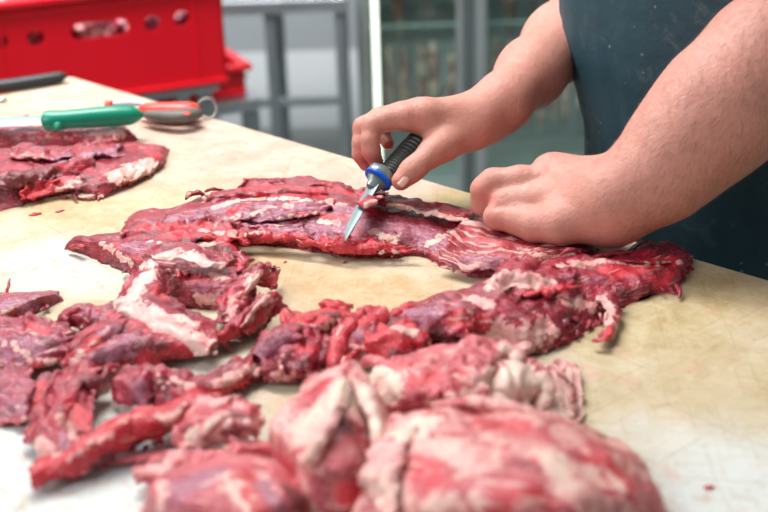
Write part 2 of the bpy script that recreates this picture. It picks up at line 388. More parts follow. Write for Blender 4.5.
        org = np.array([V[:, 0].mean(), V[:, 1].mean(), V[:, 2].min()])
        o = mesh_obj(name, V-org, F, mat, None, True, {'zones': C, 'grain': G}); o.location = org
        tag(o, label, cat, group, kind); return o

# ------------------------------------------------------------------ setting
EDGE_N = 1.03
STEEL = simple('brushed_steel', (.52, .55, .58), .32, .9, .1, 90, .06)
STEEL_D = simple('dull_steel', (.30, .33, .35), .45, .8, .1, 90, .06)
def slab(name, e0, e1, n0, n1, z0, z1, mat, kind='structure', bev=0):
    b = MB(); b.box(np.zeros(3), e1-e0, n1-n0, z1-z0, (E_, N_, Z_), bev)
    o = b.build(name, mat); o.location = EN((e0+e1)/2, (n0+n1)/2, (z0+z1)/2)
    if kind: o['kind'] = kind
    return o
t = NT('grey_floor'); p = t.oc()
t.P(Base_Color=t.mix(t.noise(p, 3, 6), (.20, .23, .21), (.30, .33, .31)), Roughness=.35, Normal=t.bump(t.noise(p, 60, 4), .2, .002))
b = MB(); b.box(np.zeros(3), 9.0, 7.2, .05); o = b.build('floor', t.m); o.location = (-1.5, 1.05, -.025); o['kind'] = 'structure'
# wall: light panels with a grey upper band
t = NT('painted_wall_panels'); p = t.obj(); sx = t.n('ShaderNodeSeparateXYZ'); t.L(p, sx.inputs[0])
c = t.mix(t.noise(p, 2.5, 5), (.74, .77, .78), (.82, .84, .85)); up = t.step(sx.outputs[2], .283, .295)
c = t.mix(up, c, t.mix(t.noise(p, 2.0, 5), (.36, .38, .40), (.44, .46, .48)))
seam = t.step(t.math('ABSOLUTE', t.math('SUBTRACT', t.math('FRACT', t.math('MULTIPLY', sx.outputs[0], .83)), .5)), .006, .003); c = t.mix(seam, c, (.25, .27, .28)); t.P(Base_Color=c, Roughness=.45)
b = MB(); b.box(np.zeros(3), 9.0, .1, 3.2); o = b.build('wall_back', t.m); o.location = (-1.5, 4.66, 1.6); o['kind'] = 'structure'

# steel work bench
def bench():
    a = math.radians(0); X = np.array([math.cos(a), math.sin(a), 0]); Yb = np.array([-math.sin(a), math.cos(a), 0])
    fr0 = PY(350, 120, 3.66); fr0[2] = 0; Wd, Dp, top = 1.55, .40, float(PY(300, 5, 3.66)[2])
    root = empty('work_bench', fr0-X*Wd/2+Yb*Dp/2, 'long stainless steel work bench in front of the grey and white wall', 'bench')
    b = MB(); b.box(fr0-X*Wd/2+Yb*Dp/2+Z_*top, Wd+.02, Dp+.03, .045, (X, Yb, Z_), .008); b.build('bench_top', STEEL, root)
    lx = float((fr0-PY(274, 100, 3.66))[0])
    for e in (.018, lx, Wd-.03):
        for n in (.018, Dp-.02):
            b = MB(); b.box(fr0-X*e+Yb*n+Z_*(top/2-.01), .030, .030, top-.03, (X, Yb, Z_), .005); b.build('leg', STEEL_D, root)
    for n in (.018,):
        b = MB(); b.box(fr0-X*Wd/2+Yb*n+Z_*float(PY(300, 103, 3.66)[2]), Wd-.05, .022, .026, (X, Yb, Z_), .004); b.build('rail', STEEL_D, root)
bench()
# lit display fridge with hanging meat
FY = 3.80
def fx(px, Y=FY): return float(PY(px, 100, Y)[0])
def fz(py, Y=FY, px=430): return float(PY(px, py, Y)[2])
def fridge():
    x0, x1, y0, y1 = fx(359), fx(770), FY, FY+.62; xm, ym = (x0+x1)/2, (y0+y1)/2
    root = empty('display_fridge', np.array([xm, ym, 0]), 'tall glass fronted meat fridge with a lit door edge behind the butcher', 'fridge')
    inn = simple('fridge_lining', (.24, .29, .28), .5, 0, 0); fr = simple('dark_metal_frame', (.13, .15, .155), .4, .5); pf = simple('grey_metal_frame', (.33, .36, .36), .4, .6)
    V3 = lambda x, y, z: np.array([x, y, z]); b = MB()
    b.box(V3(xm, y1, 1.1), x1-x0, .04, 2.2); b.box(V3(x0+.015, ym, 1.1), .03, y1-y0, 2.2); b.box(V3(x1-.015, ym, 1.1), .03, y1-y0, 2.2)
    b.box(V3(xm, ym, 2.2), x1-x0, y1-y0, .05); b.box(V3(xm, ym, .03), x1-x0, y1-y0, .06); b.build('cabinet', inn, root)
    b = MB(); b.box(V3((fx(359)+fx(371))/2, y0, 1.1), fx(371)-fx(359), .05, 2.2, None, .006); b.build('door_frame', pf, root)
    b = MB(); b.box(V3(fx(469), y0, 1.1), fx(473)-fx(465), .05, 2.2, None, .006); b.build('door_frame', fr, root)
    for a, c_ in ((457, 464), (474, 486)):
        b = MB(); b.box(V3((fx(a)+fx(c_))/2, y0, 1.1), fx(c_)-fx(a), .045, 2.2, None, .006); b.build('door_frame', pf, root)
    b = MB(); b.box(V3(fx(640), y0, 1.1), .05, .05, 2.2, None, .006); b.build('door_frame', fr, root)
    em = simple('light_tube_glow', (.9, 1, .9), .4, emit=(.86, 1.0, .80), es=3.0)
    b = MB(); b.box(V3(fx(377.5), y0-.012, 1.1), .015, .02, 2.15, None, .006); b.build('light_strip', em, root)
    gl = NT('fridge_glass'); tr_ = gl.n('ShaderNodeBsdfTransparent'); tr_.inputs[0].default_value = (.86, .94, .92, 1); gs = gl.n('ShaderNodeBsdfGlossy'); gs.inputs['Roughness'].default_value = .08
    mx = gl.n('ShaderNodeMixShader'); mx.inputs[0].default_value = .12; gl.L(tr_.outputs[0], mx.inputs[1]); gl.L(gs.outputs[0], mx.inputs[2]); gl.L(mx.outputs[0], gl.t.nodes['Material Output'].inputs[0])
    for a, c_ in ((383, 457), (486, 634), (646, 762)):
        b = MB(); b.box(V3((fx(a)+fx(c_))/2, y0, 1.12), fx(c_)-fx(a), .008, 2.1); b.build('glass_door', gl.m, root)
    for z, y in ((fz(21, FY+.2), FY+.14), (fz(21, FY+.2), FY+.5), (1.25, FY+.2)):
        b = MB(); b.box(V3(xm, y, z), x1-x0-.06, .02, .012, None, .004); b.build('shelf_rail', simple('pale_rail', (.34, .42, .40), .4, .3), root)
    b = MB()
    for k in range(46): b.box(V3(fx(486)+.012+k*.0225, FY+.40+.02*math.sin(k*1.7), 1.0), .012+.006*math.sin(k*2.3), .012, 1.9, None, .003)
    b.build('strip_curtain', simple('pale_teal_strip', (.34, .44, .45), .35, .1), root)
    b = MB()
    for k in range(13): b.box(V3(fx(385)+.012+k*.024, FY+.42, .22), .016, .012, .36, None, .003)
    b.build('reflection_ribs', simple('pale_blue_reflection', (.52, .62, .66), .35, .1), root)  # pale ribs imitate a bright bluish reflection low in the left door
    return xm, ym
FXM, FYM = fridge()
area('fridge_lamp', (FXM-.15, FY+.28, 2.12), (FXM-.15, FY+.26, 0), 1.1, .25, 14, (.97, 1.0, .94))
HANG = meat_mat('aged_beef', deep=(.10, .035, .025), mid=(.30, .13, .09), pale=(.52, .36, .26), fat1=(.66, .52, .38), fat2=(.5, .30, .22), marb=.5, gloss=.5)
rg = random.Random(4)
def hanging(x, y, ztop, L, r, lab):
    k = 40; m_ = 28; z = np.linspace(0, 1, k); prof = r*(.35+.75*np.sin(np.pi*np.clip(z*.9+.08, 0, 1))**.8)*np.sqrt(np.clip(np.minimum(z, 1-z)*9, .02, 1))
    q = np.linspace(0, 2*np.pi, m_, endpoint=False); X_ = np.array([1., 0, 0]); Y_ = np.array([0, 1., 0])
    V = X_*(prof[:, None]*np.cos(q))[..., None]+Y_*(prof[:, None]*np.sin(q))[..., None]+Z_*((.5-z)*L)[:, None, None]*np.ones((1, m_, 1))
    V = V+V*np.array([1, 1, .05])*.6*fbm(V*18+x*29, 3)[..., None]
    I = np.arange(k*m_).reshape(k, m_); Jn = np.roll(I, -1, 1); F = np.stack([I[:-1], I[1:], Jn[1:], Jn[:-1]], -1).reshape(-1, 4)
    C = np.zeros((k*m_, 4)); C[:, 0] = np.clip(.4+fbm(V*22+3+x*31, 2).ravel()*1.5, 0, 1); C[:, 3] = np.clip(fbm(V*20+9+x*17, 2).ravel()*1.2, 0, 1)
    G = np.stack([V[..., 2].ravel(), np.tile(q*.02, k), np.zeros(k*m_)], -1)
    o = mesh_obj('hanging_meat', V.reshape(-1, 3), F, HANG, None, True, {'zones': C, 'grain': G}); o.location = (x, y, ztop-L/2)
    tag(o, lab, 'meat', 'meat hanging %s' % lab.split('hanging ')[1])
zr = fz(21, FY+.2)-.012
for i in range(16):
    if i in (5,): continue
    hanging(fx(392)+i*.047+rg.uniform(-.008, .008), FY+.14, zr-rg.uniform(.03, .07), rg.uniform(.22, .30), rg.uniform(.015, .019), 'blurred brown cut hanging below the rail in the glass fridge')
for i in range(9):
    hanging(fx(404)+i*.085+rg.uniform(-.01, .01), FY+.23, 1.235, 1.235-(zr+(.03 if i % 4 else -.05)), rg.uniform(.022, .027), 'long blurred brown cut hanging above the lower rail in the glass fridge')

# cutting table: board on a steel frame
t = NT('worn_board_plastic'); p = t.obj()
def spot(px, py, r, k=1.0):
    q = P(px, py); v = t.n('ShaderNodeVectorMath', operation='DISTANCE'); 
    wv = t.n('ShaderNodeVectorMath', operation='ADD'); nn = t.n('ShaderNodeTexNoise'); nn.inputs['Scale'].default_value = 14; nn.inputs['Detail'].default_value = 5; t.L(p, nn.inputs['Vector'])
    sc_ = t.n('ShaderNodeVectorMath', operation='SCALE'); sc_.inputs['Scale'].default_value = r*.9; t.L(nn.outputs['Color'], sc_.inputs[0]); t.L(p, wv.inputs[0]); t.L(sc_.outputs[0], wv.inputs[1])
    t.L(wv.outputs[0], v.inputs[0]); v.inputs[1].default_value = tuple(float(a) for a in q+np.array([.45*r]*3))
    return t.math('MULTIPLY', t.step(v.outputs['Value'], r*1.15, r*.3), k)
base = t.mix(t.step(t.noise(p, 11, 6, .7, .8), .3, .7), (.44, .34, .20), (.60, .52, .39))
def blob(lst, col):
    global base
    f = None
    for q in lst:
        x = spot(*q); f = x if f is None else t.math('MAXIMUM', f, x)
    base = t.mix(f, base, col)
blob([(250, 150, .16), (170, 130, .16), (320, 185, .14), (420, 185, .10), (100, 95, .20)], t.mix(t.step(t.noise(p, 20, 6, .7, .6), .3, .7), (.44, .32, .245), (.56, .47, .39)))
blob([(60, 460, .16), (20, 520, .20), (140, 520, .16, .8), (60, 265, .10, .7), (200, 385, .07, .5), (740, 505, .14, .9), (690, 480, .1, .6)], t.mix(t.noise(p, 20, 4), (.56, .60, .58), (.63, .66, .64)))
blob([(330, 285, .07, .8), (380, 290, .07, .8), (260, 262, .06, .8), (430, 292, .05, .6), (110, 215, .07, .7), (70, 208, .06, .8), (180, 200, .05, .4)], t.mix(t.step(t.noise(p, 40, 6, .7), .3, .7), (.47, .27, .11), (.62, .45, .27)))
blob([(660, 330, .10, .7), (620, 320, .09, .7), (700, 290, .08, .6), (560, 400, .06, .5), (740, 380, .10, .4)], t.mix(t.step(t.noise(p, 35, 6, .7, 1), .3, .7), (.36, .25, .09), (.56, .47, .27)))
blob([(455, 198, .05, .8), (500, 195, .05, .8)], t.mix(t.noise(p, 60, 5), (.30, .22, .08), (.52, .42, .20)))
blob([(190, 112, .05, .7), (165, 125, .06, .5), (225, 140, .06, .35), (372, 178, .03, .4)], (.62, .36, .29))
st1 = t.step(t.noise(p, 55, 7, .75, 1.2), .54, .66); base = t.mix(t.math('MULTIPLY', st1, .5), base, (.38, .24, .11))
st2 = t.step(t.noise(p, 150, 5, .75, .6), .60, .68); base = t.mix(t.math('MULTIPLY', st2, .6), base, (.28, .16, .08))
st3 = t.step(t.noise(t.map(p, (1, 1, 1), loc=(4, 2, 0)), 26, 6, .7, 1.5), .53, .68); base = t.mix(t.math('MULTIPLY', st3, .38), base, (.62, .30, .22))
scr = None
for ang in (12, 48, 95, 140):
    s_ = t.noise(t.map(t.map(p, rot=(0, 0, math.radians(ang))), (6, 420, 1)), 1.0, 3, .6, .5); s_ = t.step(s_, .60, .68)
    scr = s_ if scr is None else t.math('MAXIMUM', scr, s_)
base = t.mix(t.math('MULTIPLY', scr, .40), base, (.30, .21, .11))
t.P(Base_Color=base, Specular_IOR_Level=.3)
t.P(Roughness=t.math('ADD', .38, t.math('MULTIPLY', t.noise(p, 25, 5), .35)))
nb = t.bump(scr, -.25, .0006); nb = t.bump(t.noise(p, 90, 5, .7), .35, .0016, nb); t.P(Normal=nb)
BOARD = t.m
c0 = P(72, 75); ce = c0@E_; cn = EDGE_N
broot = slab('cutting_board', ce, ce+1.75, cn-.95, cn, TZ-.04, TZ, BOARD, None, .006)
tag(broot, 'large cream plastic cutting board with yellow stains and knife scratches', 'cutting board')
tr = empty('butcher_table', EN(ce+.9, cn-.5, 0), 'stainless steel table under the cream cutting board', 'table')
b = MB(); b.box(EN(ce+.88, cn-.475, TZ-.065), 1.78, .95, .05, (E_, N_, Z_), .005); b.build('table_top', STEEL, tr)
for e in (ce+.06, ce+1.7):
    for n in (cn-.06, cn-.89):
        b = MB(); b.box(EN(e, n, (TZ-.09)/2), .045, .045, TZ-.09, (E_, N_, Z_), .006); b.build('leg', STEEL_D, tr)
b = MB(); b.box(EN(ce+.88, cn-.475, .22), 1.66, .8, .02, (E_, N_, Z_), .004); b.build('shelf', STEEL_D, tr)

# crates on a trolley
RED = NT('red_crate_plastic'); pp = RED.oc()
RED.P(Base_Color=RED.mix(RED.noise(pp, 5, 5), (.74, .002, .012), (.86, .006, .022)), Roughness=.34, Coat_Weight=.15)
RED.P(Normal=RED.bump(RED.noise(pp, 40, 4), .15, .002)); RED = RED.m
def frame_axes(deg): a = math.radians(deg); return np.array([math.cos(a), math.sin(a), 0]), np.array([-math.sin(a), math.cos(a), 0])
def wall_with_holes(b, O, X, Zd, Nn, W, Ht, th, holes):
    # panel in the plane O + x X + z Zd, thickness th along Nn; holes = (cx, cz, halfw, halfh) with rounded ends; grid strips around them
    import mathutils
    from mathutils.geometry import tessellate_polygon
    outer = [(0, 0), (W, 0), (W, Ht), (0, Ht)]; polys = [outer]
    for cx, cz, hw, hh in holes: polys.append([(cx+x, cz+z) for x, z in rrect(hw, hh, hh*.98, 6)][::-1])
    flat = [p for pl in polys for p in pl]
    tri = tessellate_polygon([[Vector((x, z, 0)) for x, z in pl] for pl in polys])
    fr = [O+X*x+Zd*z for x, z in flat]; bk = [v+Nn*th for v in fr]; n = len(flat)
    F = [tuple(t_) for t_ in tri]+[tuple(i+n for i in t_[::-1]) for t_ in tri]
    s0 = 0
    for pl in polys:
        k = len(pl)
        for i in range(k): j = (i+1) % k; F.append((s0+i, s0+j, s0+j+n, s0+i+n))
        s0 += k
    b.add(fr+bk, F)
def crate(corner, deg, W, D, Ht, lab, hole=True):
    # corner = front right bottom corner (world)
    X, Yb = frame_axes(deg); root = empty('plastic_crate', corner-X*W/2+Yb*D/2, lab, 'crate', None)
    root['category'] = 'crate'
    o = corner-X*W; th = .006
    b = MB()
    hs = [(W*.5, Ht-.065, .057, .0155), (W*.5-.125, Ht-.067, .0165, .015), (W*.5+.105, Ht-.065, .0165, .015), (W*.5-.193, Ht-.067, .0165, .015), (W*.5+.165, Ht-.063, .016, .015)] if hole else []
    sl = Z_*1.0
    wall_with_holes(b, o, X, sl, Yb, W, Ht, th, hs)
    wall_with_holes(b, o+Yb*(D-th), X, sl, Yb, W, Ht, th, hs)
    hd = [(D*.5, Ht-.065, .057, .0155)] if hole else []
    wall_with_holes(b, o, Yb, sl, X, D, Ht, th, hd); wall_with_holes(b, corner-X*th, Yb, sl, X, D, Ht, th, hd)
    b.build('side_wall', RED, root)
    b = MB(); b.box(o+X*W/2+Yb*D/2+Z_*.005, W-.004, D-.004, .008, (X, Yb, Z_), .002); b.build('crate_floor', RED, root)
    b = MB()
    for (c_, sx, sy) in ((o+X*W/2-Yb*.004, W+.03, .024), (o+X*W/2+Yb*(D+.004), W+.03, .024)): b.box(c_+Z_*(Ht+.003), sx, sy, .014, (X, Yb, Z_), .004)
    for (c_, sx, sy) in ((o+Yb*D/2-X*.004, .024, D+.03), (corner+Yb*D/2+X*.004, .024, D+.03)): b.box(c_+Z_*(Ht+.003), sx, sy, .014, (X, Yb, Z_), .004)
    b.build('rim', RED, root)
    b = MB()
    b.box(o+X*W/2-Yb*.003+Z_*(Ht-.018), W+.012, .008, .006, (X, Yb, Z_), .002)
    for k in (.12, .88): b.box(o+X*W*k-Yb*.002+Z_*(Ht*.5), .006, .006, Ht*.92, (X, Yb, Z_), .002)
    b.box(o+X*W/2-Yb*.003+Z_*.006, W, .008, .012, (X, Yb, Z_), .003)
    b.build('rib', RED, root)
    return root, o, X, Yb
zc = 1.22*-160
cR = P(228, 82, zc); cL = P(135, 95, zc); d_ = cR-cL; deg = math.degrees(math.atan2(d_[1], d_[0]))
CW, CD, CHt = .50, .62, .205
crate1, co, cX, cY = crate(cR, deg, CW, CD, CHt, 'big red plastic crate of meat with hand holes behind the board')
c2R = P(249, 96, 1.22*-250); z2 = c2R[2]
crate(c2R+cY*0.02, deg, .40, .34, 0.062, 'low red crate under the big red meat crate', False)
tro = empty('steel_trolley', np.array([c2R[0]-.2, c2R[1]+.2, 0]), 'low stainless steel trolley carrying the red crates', 'trolley')
b = MB(); b.box(c2R-cX*.24+cY*.18-Z_*.017, .52, .40, .03, (cX, cY, Z_), .004); b.build('trolley_shelf', STEEL, tro)
b = MB(); b.box(cR-cX*CW/2+cY*CD/2-Z_*.011, CW-.03, CD-.03, .018, (cX, cY, Z_), .004)
for i in (-.46, -.04):
    for j in (.05, .24):
        q = cR+cX*i+cY*j; b.box(np.array([q[0], q[1], cR[2]/2-.009]), .028, .028, cR[2]-.022, (cX, cY, Z_), .003)
b.build('trolley_top', STEEL, tro)
for i in (-.48, -.0):
    for j in (.0, .36):
        b = MB(); q = c2R+cX*i+cY*j; h = z2-.034; b.box(np.array([q[0], q[1], h/2+.001]), .035, .035, h, (cX, cY, Z_), .004); b.build('leg', STEEL_D, tro)
# meat in the crate (seen through the holes)
def chunk(name, c, rad, seed, lab, group, mat=TRIM, fat=.5, memb=.4):
    k, m_ = 46, 60; a = np.linspace(0, np.pi, k); q = np.linspace(0, 2*np.pi, m_, endpoint=False)
    D = np.stack([np.sin(a)[:, None]*np.cos(q), np.sin(a)[:, None]*np.sin(q), np.cos(a)[:, None]*np.ones(m_)], -1)
    V = D*(1+.35*fbm(D*1.7+seed, 3)+.08*ridge(D*7+seed, 2))[..., None]*np.array(rad)
    V = V[..., 0:1]*cX+V[..., 1:2]*cY+V[..., 2:3]*Z_
    I = np.arange(k*m_).reshape(k, m_); Jn = np.roll(I, -1, 1); F = np.stack([I[:-1], I[1:], Jn[1:], Jn[:-1]], -1).reshape(-1, 4)
    C = np.zeros((k*m_, 4)); C[:, 0] = np.clip(fat+fbm(V*25+seed, 2).ravel(), 0, 1); C[:, 1] = np.clip(memb+fbm(V*20+seed+9, 2).ravel(), 0, 1)
    G = np.stack([V[..., 0].ravel(), V[..., 2].ravel(), 0*V[..., 0].ravel()], -1)
    o = mesh_obj(name, V.reshape(-1, 3), F, mat, None, True, {'zones': C, 'grain': G}); o.location = c
    return tag(o, lab, 'meat', group)
for i in range(5):
    for j in range(3):
        for l in range(2):
            if j > 0 and l == 0: continue
            chunk('meat_chunk', co+cX*(.060+i*.094)+cY*(.062+j*.19)+Z_*(.064+l*.074), (.046, .045, .040), i*3.1+j*1.7+l*5, 'raw meat chunk inside the big red crate', 'meat chunks in the red crate', fat=.30, memb=.70)

# ------------------------------------------------------------------ knives
GREEN = simple('green_handle_plastic', (.0, .25, .15), .35, 0, .15, 300, .05)
BLADE = simple('knife_steel', (.17, .21, .21), .42, .75, .05, 60, .04)
BLACK = simple('black_handle_rubber', (.018, .021, .024), .5, 0, .2, 400, .1)
ORANGE = simple('red_handle_plastic', (.75, .05, .03), .35, 0, .1, 300, .05)
GREYP = simple('grey_handle_grip', (.11, .10, .085), .55, 0, .2, 300, .1)
def handle(b, pts, rad, flat, up=Z_, n=16):
    A = crom(np.array(pts), 40); R = np.interp(np.linspace(0, 1, 40), np.linspace(0, 1, len(rad)), rad)
    w_ = np.sqrt(np.clip(np.minimum(np.linspace(0, 1, 40), np.linspace(1, 0, 40))*12, .08, 1)); b.tube(list(A), list(R*w_), n, flat, up)
def blade(b, root_, tip, wid, th, updir):
    # tapered blade: edge side along updir negative, curved belly
    L = tip-root_; n = 26; rings = []
    t_ = L/np.linalg.norm(L); u_ = updir-t_*(updir@t_); u_ /= np.linalg.norm(u_); s_ = np.cross(t_, u_)
    for k in range(n):
        f = k/(n-1); c_ = root_+L*f; w_ = wid*(1-f**3.2)**.75+.0004; sp = u_*wid*.5*(1-.25*f**2); lo = sp-u_*w_
        rings.append([c_+sp*.999+s_*th/2*(1-f*.5), c_+lo*.4+sp*.6+s_*th/2*(1-f*.5), c_+lo, c_+lo*.4+sp*.6-s_*th/2*(1-f*.5), c_+sp*.999-s_*th/2*(1-f*.5)])
    b.loft(rings)
# green knife resting on the rear meat
kr = empty('boning_knife', P(80, 120, 20), 'green handled knife lying on the rear cut of meat', 'knife')
b = MB(); handle(b, [P(41, 121, 38), P(60, 120, 38), P(100, 117, 36), P(143, 114.5, 32)], [.0125, .0135, .0125, .0135, .0145, .012], .95); o = b.build('handle', GREEN, kr, True)
b = MB(); handle(b, [P(50, 114, 36), P(56, 120, 36), P(58, 128, 33)], [.006, .008, .006], .9); b.build('guard', GREEN, kr, True)
b = MB(); blade(b, P(44, 120, 35), P(-120, 128, 34), .020, .0022, Z_*.3+np.array([0, 1, 0])); b.build('blade', BLADE, kr)
# red and grey sharpening tool with a hanging ring
kr = empty('sharpening_tool', P(160, 112, 8), 'red and grey handled tool with a metal ring beside the green knife', 'tool')
b = MB(); handle(b, [P(108, 104, 6), P(125, 103.5, 7), P(145, 104, 9)], [.004, .004, .0035], .9); b.build('shaft', STEEL_D, kr, True)
b = MB(); handle(b, [P(105, 104, 7), P(109, 104, 7), P(113, 103, 7)], [.005, .0055, .004], .9); b.build('tip_cap', ORANGE, kr, True)
b = MB(); handle(b, [P(138, 110, 14), P(160, 111.5, 15), P(182, 112, 15), P(201, 110.5, 14)], [.009, .0130, .0150, .0165, .0160, .011], .85); b.build('handle', ORANGE, kr, True)
b = MB(); handle(b, [P(142, 114, 16), P(165, 116, 19), P(184, 116, 20), P(200, 112, 18)], [.007, .0110, .0130, .0105], .7); b.build('grip_inlay', GREYP, kr, True)
b = MB(); handle(b, [P(184, 113, 32), P(187, 113.5, 32), P(190, 114, 32)], [.003, .0045, .003], .35); b.build('red_button', ORANGE, kr, True)
rc = P(207, 108, 15); b = MB(); ax = np.array([1., 0, 0]); ay = np.array([0, .35, .94])
ringp = [rc+ax*(.013*math.cos(q))+ay*(.0135*math.sin(q)) for q in np.linspace(0, 2*math.pi, 31)[:-1]]
V = []; n_ = 8
for i, c_ in enumerate(ringp):
    rad = (c_-rc)/np.linalg.norm(c_-rc); nn_ = np.cross(ax, ay)
    V += [c_+rad*(.0016*math.cos(a))+nn_*(.0016*math.sin(a)) for a in np.linspace(0, 2*math.pi, n_, endpoint=False)]
F = [(i*n_+j, i*n_+(j+1) % n_, ((i+1) % 30)*n_+(j+1) % n_, ((i+1) % 30)*n_+j) for i in range(30) for j in range(n_)]
b.add(V, F); b.build('ring', simple('shiny_ring_steel', (.75, .74, .70), .2, 1), kr, True)
# black knife at the board's end
kr = empty('kitchen_knife', P(20, 82, 8), 'black handled knife lying at the far corner of the board', 'knife')
b = MB(); handle(b, [P(67, 75.5, 10), P(40, 80, 10), P(0, 86, 10), P(-30, 90, 10)], [.0095, .0105, .0105, .0115, .011], .8); b.build('handle', BLACK, kr, True)
b = MB(); blade(b, P(-28, 90, 6), P(-150, 108, 3), .026, .002, np.array([0, 1, 0.])); b.build('blade', BLADE, kr)
b = MB(); handle(b, [P(-6, 101, 3), P(2, 99.5, 3.5), P(7, 99, 3)], [.003, .0045, .003], .6); o = b.build('steel_clip', STEEL, None, True); tag(o, 'tiny steel piece on the board below the black knife handle', 'clip')

# knife in the right hand
kr = empty('boning_knife', J(385, 190, 1.315), 'dark ribbed handled boning knife with blue edged guard held in the hand', 'knife')
b = MB()
hp = [J(386, 178, 1.322), J(398, 164, 1.333), J(412, 149, 1.345), J(428, 134, 1.362), J(442, 122, 1.378)]
A = crom(np.array(hp), 90); R = np.interp(np.linspace(0, 1, 90), [0, .2, .6, .9, 1], [.0125, .0125, .0138, .014, .009]); R = R+.0007*np.sign(np.sin(np.linspace(0, 1, 90)*2*np.pi*22))
b.tube(list(A), list(R), 18, .85); b.build('handle', simple('ribbed_dark_rubber', (.035, .042, .036), .5, 0, .1, 300), kr, True)
g1 = simple('clear_grey_guard', (.22, .26, .25), .25, .3, .3, 400, .25); g2 = simple('blue_guard_edge', (.0, .10, .62), .35, 0, 0)
ux = (J(390, 186, 1.31)-J(367, 168, 1.31)); ux /= np.linalg.norm(ux); axk = hp[0]-J(376, 192, 1.308); axk /= np.linalg.norm(axk); uy = np.cross(ux, axk); uy /= np.linalg.norm(uy)
def oval(c_, a_, b_, n_=20): return [c_+ux*(a_*math.cos(q))+uy*(b_*math.sin(q)) for q in np.linspace(0, 2*math.pi, n_, endpoint=False)]
gc = J(379, 178, 1.312); b = MB(); b.loft([oval(gc+axk*.011, .010, .009), oval(gc+axk*.008, .0150, .010), oval(gc+axk*.001, .0152, .0105), oval(gc-axk*.0005, .0148, .010)]); b.build('guard', g1, kr, True)
b = MB(); b.loft([oval(gc-axk*.0002, .0155, .0108), oval(gc-axk*.0032, .0158, .011), oval(gc-axk*.0042, .0145, .0098)]); b.build('guard_edge', g2, kr, True)['label'] = 'bright blue guard edge'
b = MB(); b.loft([oval(gc-axk*.004, .0125, .006), oval(gc-axk*.010, .0085, .005), oval(gc-axk*.017, .0065, .0035)]); b.build('bolster', g1, kr, True)
b = MB(); blade(b, gc-axk*.012, J(341.5, 241, 1.249), .0125, .0020, np.array([1., .1, .35])); b.build('blade', BLADE, kr)

# ------------------------------------------------------------------ the butcher
def surface_nets(Fd, org, h):
    s = Fd < 0; nx, ny, nz = Fd.shape
    acc = np.zeros((nx-1, ny-1, nz-1, 3), np.float32); cnt = np.zeros((nx-1, ny-1, nz-1), np.int16)
    for ax in range(3):
        o = [a for a in range(3) if a != ax]
        sl0 = [slice(None)]*3; sl1 = [slice(None)]*3; sl0[ax] = slice(0, -1); sl1[ax] = slice(1, None)
        f0, f1 = Fd[tuple(sl0)], Fd[tuple(sl1)]; cr = s[tuple(sl0)] != s[tuple(sl1)]
        idx = np.argwhere(cr); tt = f0[cr]/(f0[cr]-f1[cr]); pos = idx.astype(np.float32); pos[:, ax] += tt
        for i in (0, 1):
            for j in (0, 1):
                c = idx.copy(); c[:, o[0]] -= i; c[:, o[1]] -= j
                ok = (c >= 0).all(1) & (c < np.array(cnt.shape)).all(1); cc = c[ok]
                np.add.at(acc, tuple(cc.T), pos[ok]); np.add.at(cnt, tuple(cc.T), 1)
    has = cnt > 0; vid = np.full(cnt.shape, -1, np.int64); vid[has] = np.arange(has.sum())
    V = acc[has]/cnt[has][:, None]*h+org; F = []
    for ax in range(3):
        o = [a for a in range(3) if a != ax]; sl0 = [slice(None)]*3; sl1 = [slice(None)]*3; sl0[ax] = slice(0, -1); sl1[ax] = slice(1, None)
        a, b = s[tuple(sl0)], s[tuple(sl1)]; idx = np.argwhere(a != b); inside0 = a[a != b]
        ok = (idx[:, o[0]] > 0) & (idx[:, o[1]] > 0) & (idx[:, o[0]] < cnt.shape[o[0]]) & (idx[:, o[1]] < cnt.shape[o[1]]); idx = idx[ok]; inside0 = inside0[ok]
        def g(i, j): c = idx.copy(); c[:, o[0]] -= i; c[:, o[1]] -= j; return vid[tuple(c.T)]
        q = np.stack([g(1, 1), g(0, 1), g(0, 0), g(1, 0)], 1); flip = inside0 if ax != 1 else ~inside0
        q[~flip] = q[~flip][:, ::-1]; F.append(q[(q >= 0).all(1)])
    return V, np.concatenate(F)
